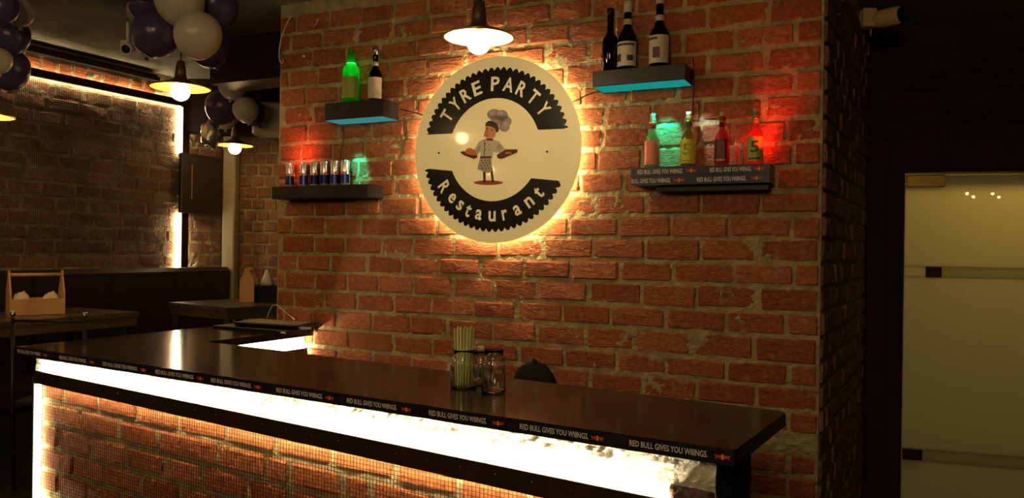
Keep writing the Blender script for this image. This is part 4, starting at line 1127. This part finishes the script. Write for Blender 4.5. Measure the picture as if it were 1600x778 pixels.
# wooden caddies
def caddy(label, loc, rz, Lc=.26, Wc=.15, Hs=.10, Ht=.25):
    t = thing('wooden_caddy', label, 'caddy', loc, rz)
    th = .009
    for s in (-1, 1):
        pr = [(-Wc/2, 0), (Wc/2, 0), (Wc/2, Hs*1.35), (.022, Ht*.86), (.018, Ht*.97), (.0, Ht), (-.018, Ht*.97), (-.022, Ht*.86), (-Wc/2, Hs*1.35)]
        b = MB(); n = len(pr); x0 = s*(Lc/2); x1 = x0-s*th
        vs = [(x0, y, z) for y, z in pr]+[(x1, y, z) for y, z in pr]
        b.add(vs, [tuple(range(n)), tuple(range(2*n-1, n-1, -1))]+[(i, (i+1) % n, n+(i+1) % n, n+i) for i in range(n)]); b.build('end_board', 'wood', t)
    for s in (-1, 1): MB().box((-Lc/2+th, s*Wc/2-(th if s > 0 else 0), 0.001), (Lc/2-th, s*Wc/2+(0 if s > 0 else th), Hs)).build('side_board', 'wood', t)
    MB().box((-Lc/2+th, -Wc/2+th, 0.001), (Lc/2-th, Wc/2-th, th)).build('base_board', 'wood', t)
    MB().tube([(-Lc/2+.002, 0, Ht*.90), (Lc/2-.002, 0, Ht*.90)], .010, 10).build('handle', 'wood', t)
    return t
def crumple(label, loc, s, m='paper', name='napkin_bunch', cat='napkins', rz=0):
    b = MB(); b.ell((0, 0, s[2]), s, 18, 12, fn=lambda v: v*(1+.35*noise.noise(v*2.1+Vector(loc))+.12*noise.noise(v*7)))
    return tag(b.build(name, m, None, loc, rz), label, cat)
cp = Vector(onz(50, 492, ZT+.0)); cz0 = ZT+.001
caddy('large pale wooden caddy with carrying handle and napkins on the left table', (cp.x-.01, cp.y+.05, cz0), .72, .285, .14, .095, .262)
crumple('bunch of white napkins in the left end of the large wooden caddy', (cp.x-.01-.075*.75, cp.y+.05-.075*.66, cz0+.011), (.050, .042, .062))
crumple('bunch of white napkins in the right end of the large wooden caddy', (cp.x-.01+.080*.75, cp.y+.05+.080*.66, cz0+.011), (.045, .042, .060))
c2 = Vector(onz(384, 472, ZT))
caddy('small-looking pale wooden caddy seen end-on on the middle table', (c2.x, c2.y+.06, cz0), 1.74, .16, .105, .12, .262)
p = Vector(at(417, 445, 6.1))
t = thing('paper_cone', 'pale napkin cone just showing past the left edge of the brick pillar', 'napkin', (p.x, p.y, p.z), 0)
MB().lathe([(.055, 0), (.045, .03), (.006, .12)], 10).build('cone', 'paper', t)
bx = MB().box((-.13, -.10, 0), (.15, .10, p.z-ZT-.003), .004).build('dark_box', 'blackmatte', None, (p.x, p.y, ZT+.001)); tag(bx, 'dark box on the far end of the middle table beneath the napkin cone', 'box')
# metal chair at the left
a = at(20, 487, 4.02); c = at(133, 487, 4.02)
chr_ = thing('metal_chair', 'thin black metal chair with knobbed back posts at the left table', 'chair', (a[0], 4.02, FLR), 0)
wch = c[0]-a[0]; zt = a[2]-FLR
for x in (0, wch):
    MB().tube([(x, 0, zt-.03), (x, .005, .45), (x, .03, 0.005)], .010, 8).build('back_post', 'black', chr_)
    MB().ell((x, 0, zt-.012), (.014, .014, .016), 12, 8).build('knob', 'steel', chr_)
    MB().tube([(x, .38, .44), (x, .40, .005)], .010, 8).build('leg', 'black', chr_)
MB().tube([(0, 0, zt-.045), (wch, 0, zt-.045)], .006, 8).build('top_rail', 'black', chr_)
MB().tube([(0, 0, zt-.20), (wch, 0, zt-.20)], .006, 8).build('cross_rail', 'black', chr_)
MB().box((-.01, .01, .44), (wch+.01, .40, .465), .006).build('seat', 'blackmatte', chr_)

# ------------------------------------------------------------ balloons
def balloon(x, y, r, Y, m, label, grp, tilt=(0, 0)):
    p = at(x, y, Y); R_ = r/F*Y
    b = MB(); b.ell((0, 0, 0), (R_, R_, R_*1.06), 28, 18, fn=lambda v: Vector((v.x*(1+.10*v.z), v.y*(1+.10*v.z), v.z)))
    t = thing('balloon', label, 'balloon', p, 0, grp); t.rotation_euler = (tilt[0], tilt[1], 0)
    b.build('skin', m, t)
    MB().lathe([(.002, -R_*1.07-.004), (.012, -R_*1.07-.014), (.006, -R_*1.04)], 10).build('knot', m, t)
    return t
G1, G2, G3 = 'balloons in the large cluster above the gold-lined lamp', 'balloons in the rear cluster', 'balloons at the left edge'
for a in ((309, 56, 36, 4.05, 'balloon_w', 'large white balloon right above the gold-lined lamp', G1, (.2, .3)),
          (281, 4, 37, 4.22, 'balloon_w', 'white balloon at the top edge of the large cluster', G1, (.1, -.2)),
          (243, 54, 36, 4.40, 'balloon_p', 'purple balloon left of the large white balloon', G1, (.1, .4)),
          (226, 6, 30, 4.58, 'balloon_p', 'dark purple balloon at the upper left of the large cluster', G1, (.2, .5)),
          (338, 8, 34, 4.45, 'balloon_p', 'dark purple balloon at the upper right of the large cluster', G1, (.2, -.5)),
          (326, 72, 33, 4.66, 'balloon_p', 'dark purple balloon behind the large white balloon', G1, (.2, -.3)),
          (363, 134, 21.5, 5.9, 'balloon_w', 'white balloon at the top of the rear cluster', G2, (.2, .2)),
          (384, 172, 19.5, 5.85, 'balloon_w', 'white balloon in front at the right of the rear cluster', G2, (.1, -.2)),
          (347, 168, 26, 6.15, 'balloon_p', 'purple balloon at the left of the rear cluster', G2, (.1, .3)),
          (398, 178, 19, 6.2, 'balloon_p', 'purple balloon behind the right white one in the rear cluster', G2, (.1, -.4)),
          (352, 178, 23, 6.5, 'balloon_w', 'pale balloon peeping below the purple one in the rear cluster', G2, (.1, 0)),
          (397, 118, 26, 6.5, 'balloon_p', 'dark balloon at the back of the rear cluster near the pillar', G2, (.1, 0)),
          (345, 110, 17, 6.6, 'balloon_w', 'pale balloon half hidden at the top left of the rear cluster', G2, (.1, 0)),
          (31, 20, 21, 4.3, 'balloon_w', 'white balloon at the upper left corner', G3, (.1, 0)),
          (4, 12, 24, 4.10, 'balloon_p', 'dark balloon cut by the upper left corner', G3, (.1, 0)),
          (18, 57, 27, 4.42, 'balloon_p', 'dark purple balloon below the white one at the left edge', G3, (.1, 0)),
          (-2, 95, 19, 4.1, 'balloon_w', 'white balloon cut off by the left edge', G3, (.1, 0)),
          (13, 108, 31, 4.56, 'balloon_p', 'dark purple balloon lowest at the left edge', G3, (.1, 0))):
    balloon(*a)
def ap(x, y, Y): return tuple(at(x, y, Y))
cable('curled silver ribbon at the left side of the large balloon cluster', [ap(203, 0, 4.5), ap(200, 12, 4.5), ap(206, 24, 4.45), ap(212, 31, 4.4)], .004, 'ribbon', 'ribbon', 'ribbon')
cable('pale ribbon running along the underside of the purple balloon', [ap(206, 58, 4.4), ap(212, 74, 4.35), ap(224, 84, 4.3), ap(240, 92, 4.25), ap(262, 88, 4.2)], .003, 'ribbon', 'ribbon', 'ribbon')
crumple('crumpled silver foil bundle hanging left of the rear lamp', ap(328, 232, 6.2), (.075, .06, .11), 'foil', 'foil_bundle', 'foil')
cable('pale wire curling from the foil bundle to the rear lamp', [ap(331, 214, 6.2), ap(336, 206, 6.2), ap(345, 199, 6.2)], .005, 'ribbon', 'wire', 'wire')
# white box (air unit) behind the rear balloons
a = at(398, 213, 6.45); c = at(430, 162, 6.45)
t = thing('air_unit', 'white air conditioner partly hidden behind rear balloons and the pillar', 'air conditioner', (a[0], 6.45, a[2]), 0)
MB().box((0, -.09, 0), (.8, .10, c[2]-a[2]), .02).build('housing', 'white', t)
MB().box((.03, -.098, .02), (.77, -.0895, .05), .002).build('louvre', 'camdim', t)

# ------------------------------------------------------------ cameras on the walls
def cctv(label, p, face, m, sc=1, hang=.02):
    t = thing('security_camera', label, 'camera', p, 0)
    q = Vector(face).normalized().to_track_quat('Z', 'Y').to_matrix()
    MB().box((-.035*sc, -.03*sc, .0), (.02*sc, .03*sc, .075*sc), .006).build('mount', m, t)
    MB().lathe([(.030*sc, -.02*sc), (.036*sc, .01*sc), (.036*sc, .075*sc), (.032*sc, .085*sc)], 24, rot=q, at=(.03*sc, -.02*sc, .03*sc)).build('body', m, t)
    e_ = q @ Vector((0, 0, .0855*sc)); MB().lathe([(.027*sc, 0), (.027*sc, .002*sc)], 20, rot=q, at=Vector((.03*sc, -.02*sc, .03*sc))+e_).build('lens', 'black', t)
    return t
p = SD.p(SD.L-.28, .055, at(1362, 44, 4.5)[2])
cctv('ivory security camera with dark lens high at the right flank of the pillar', at(1358, 44, 4.32), (.8, -1, 0), 'camdim', 1.35)
MB_ = MB().tube([tuple(at(1361, 46, 4.36)), tuple(at(1360, 58, 4.4))], .004, 6).build('wire', 'white'); tag(MB_, 'short wire hanging below the security camera beside the pillar', 'wire')
dc = cctv('pale dome security camera under the ceiling left of the balloons', at(199, 82, 4.9), (.1, -1, -.4), 'white', .95)
MB().tube([(0, 0, .07), (0, 0, TOP-dc.location.z-.001)], .010, 8).build('ceiling_stem', 'white', dc)
# beam hooks and hanging fittings near the top middle
b = MB(); c = at(402, 2, 4.9)
b.tube([(c[0]+.022*math.cos(t), c[1], c[2]+.022*math.sin(t)) for t in [2*PI*i/14 for i in range(15)]], .004, 6)
tag(b.build('ring_hook', 'brass'), 'small brass ring hook under the dark beam at the top', 'hook')
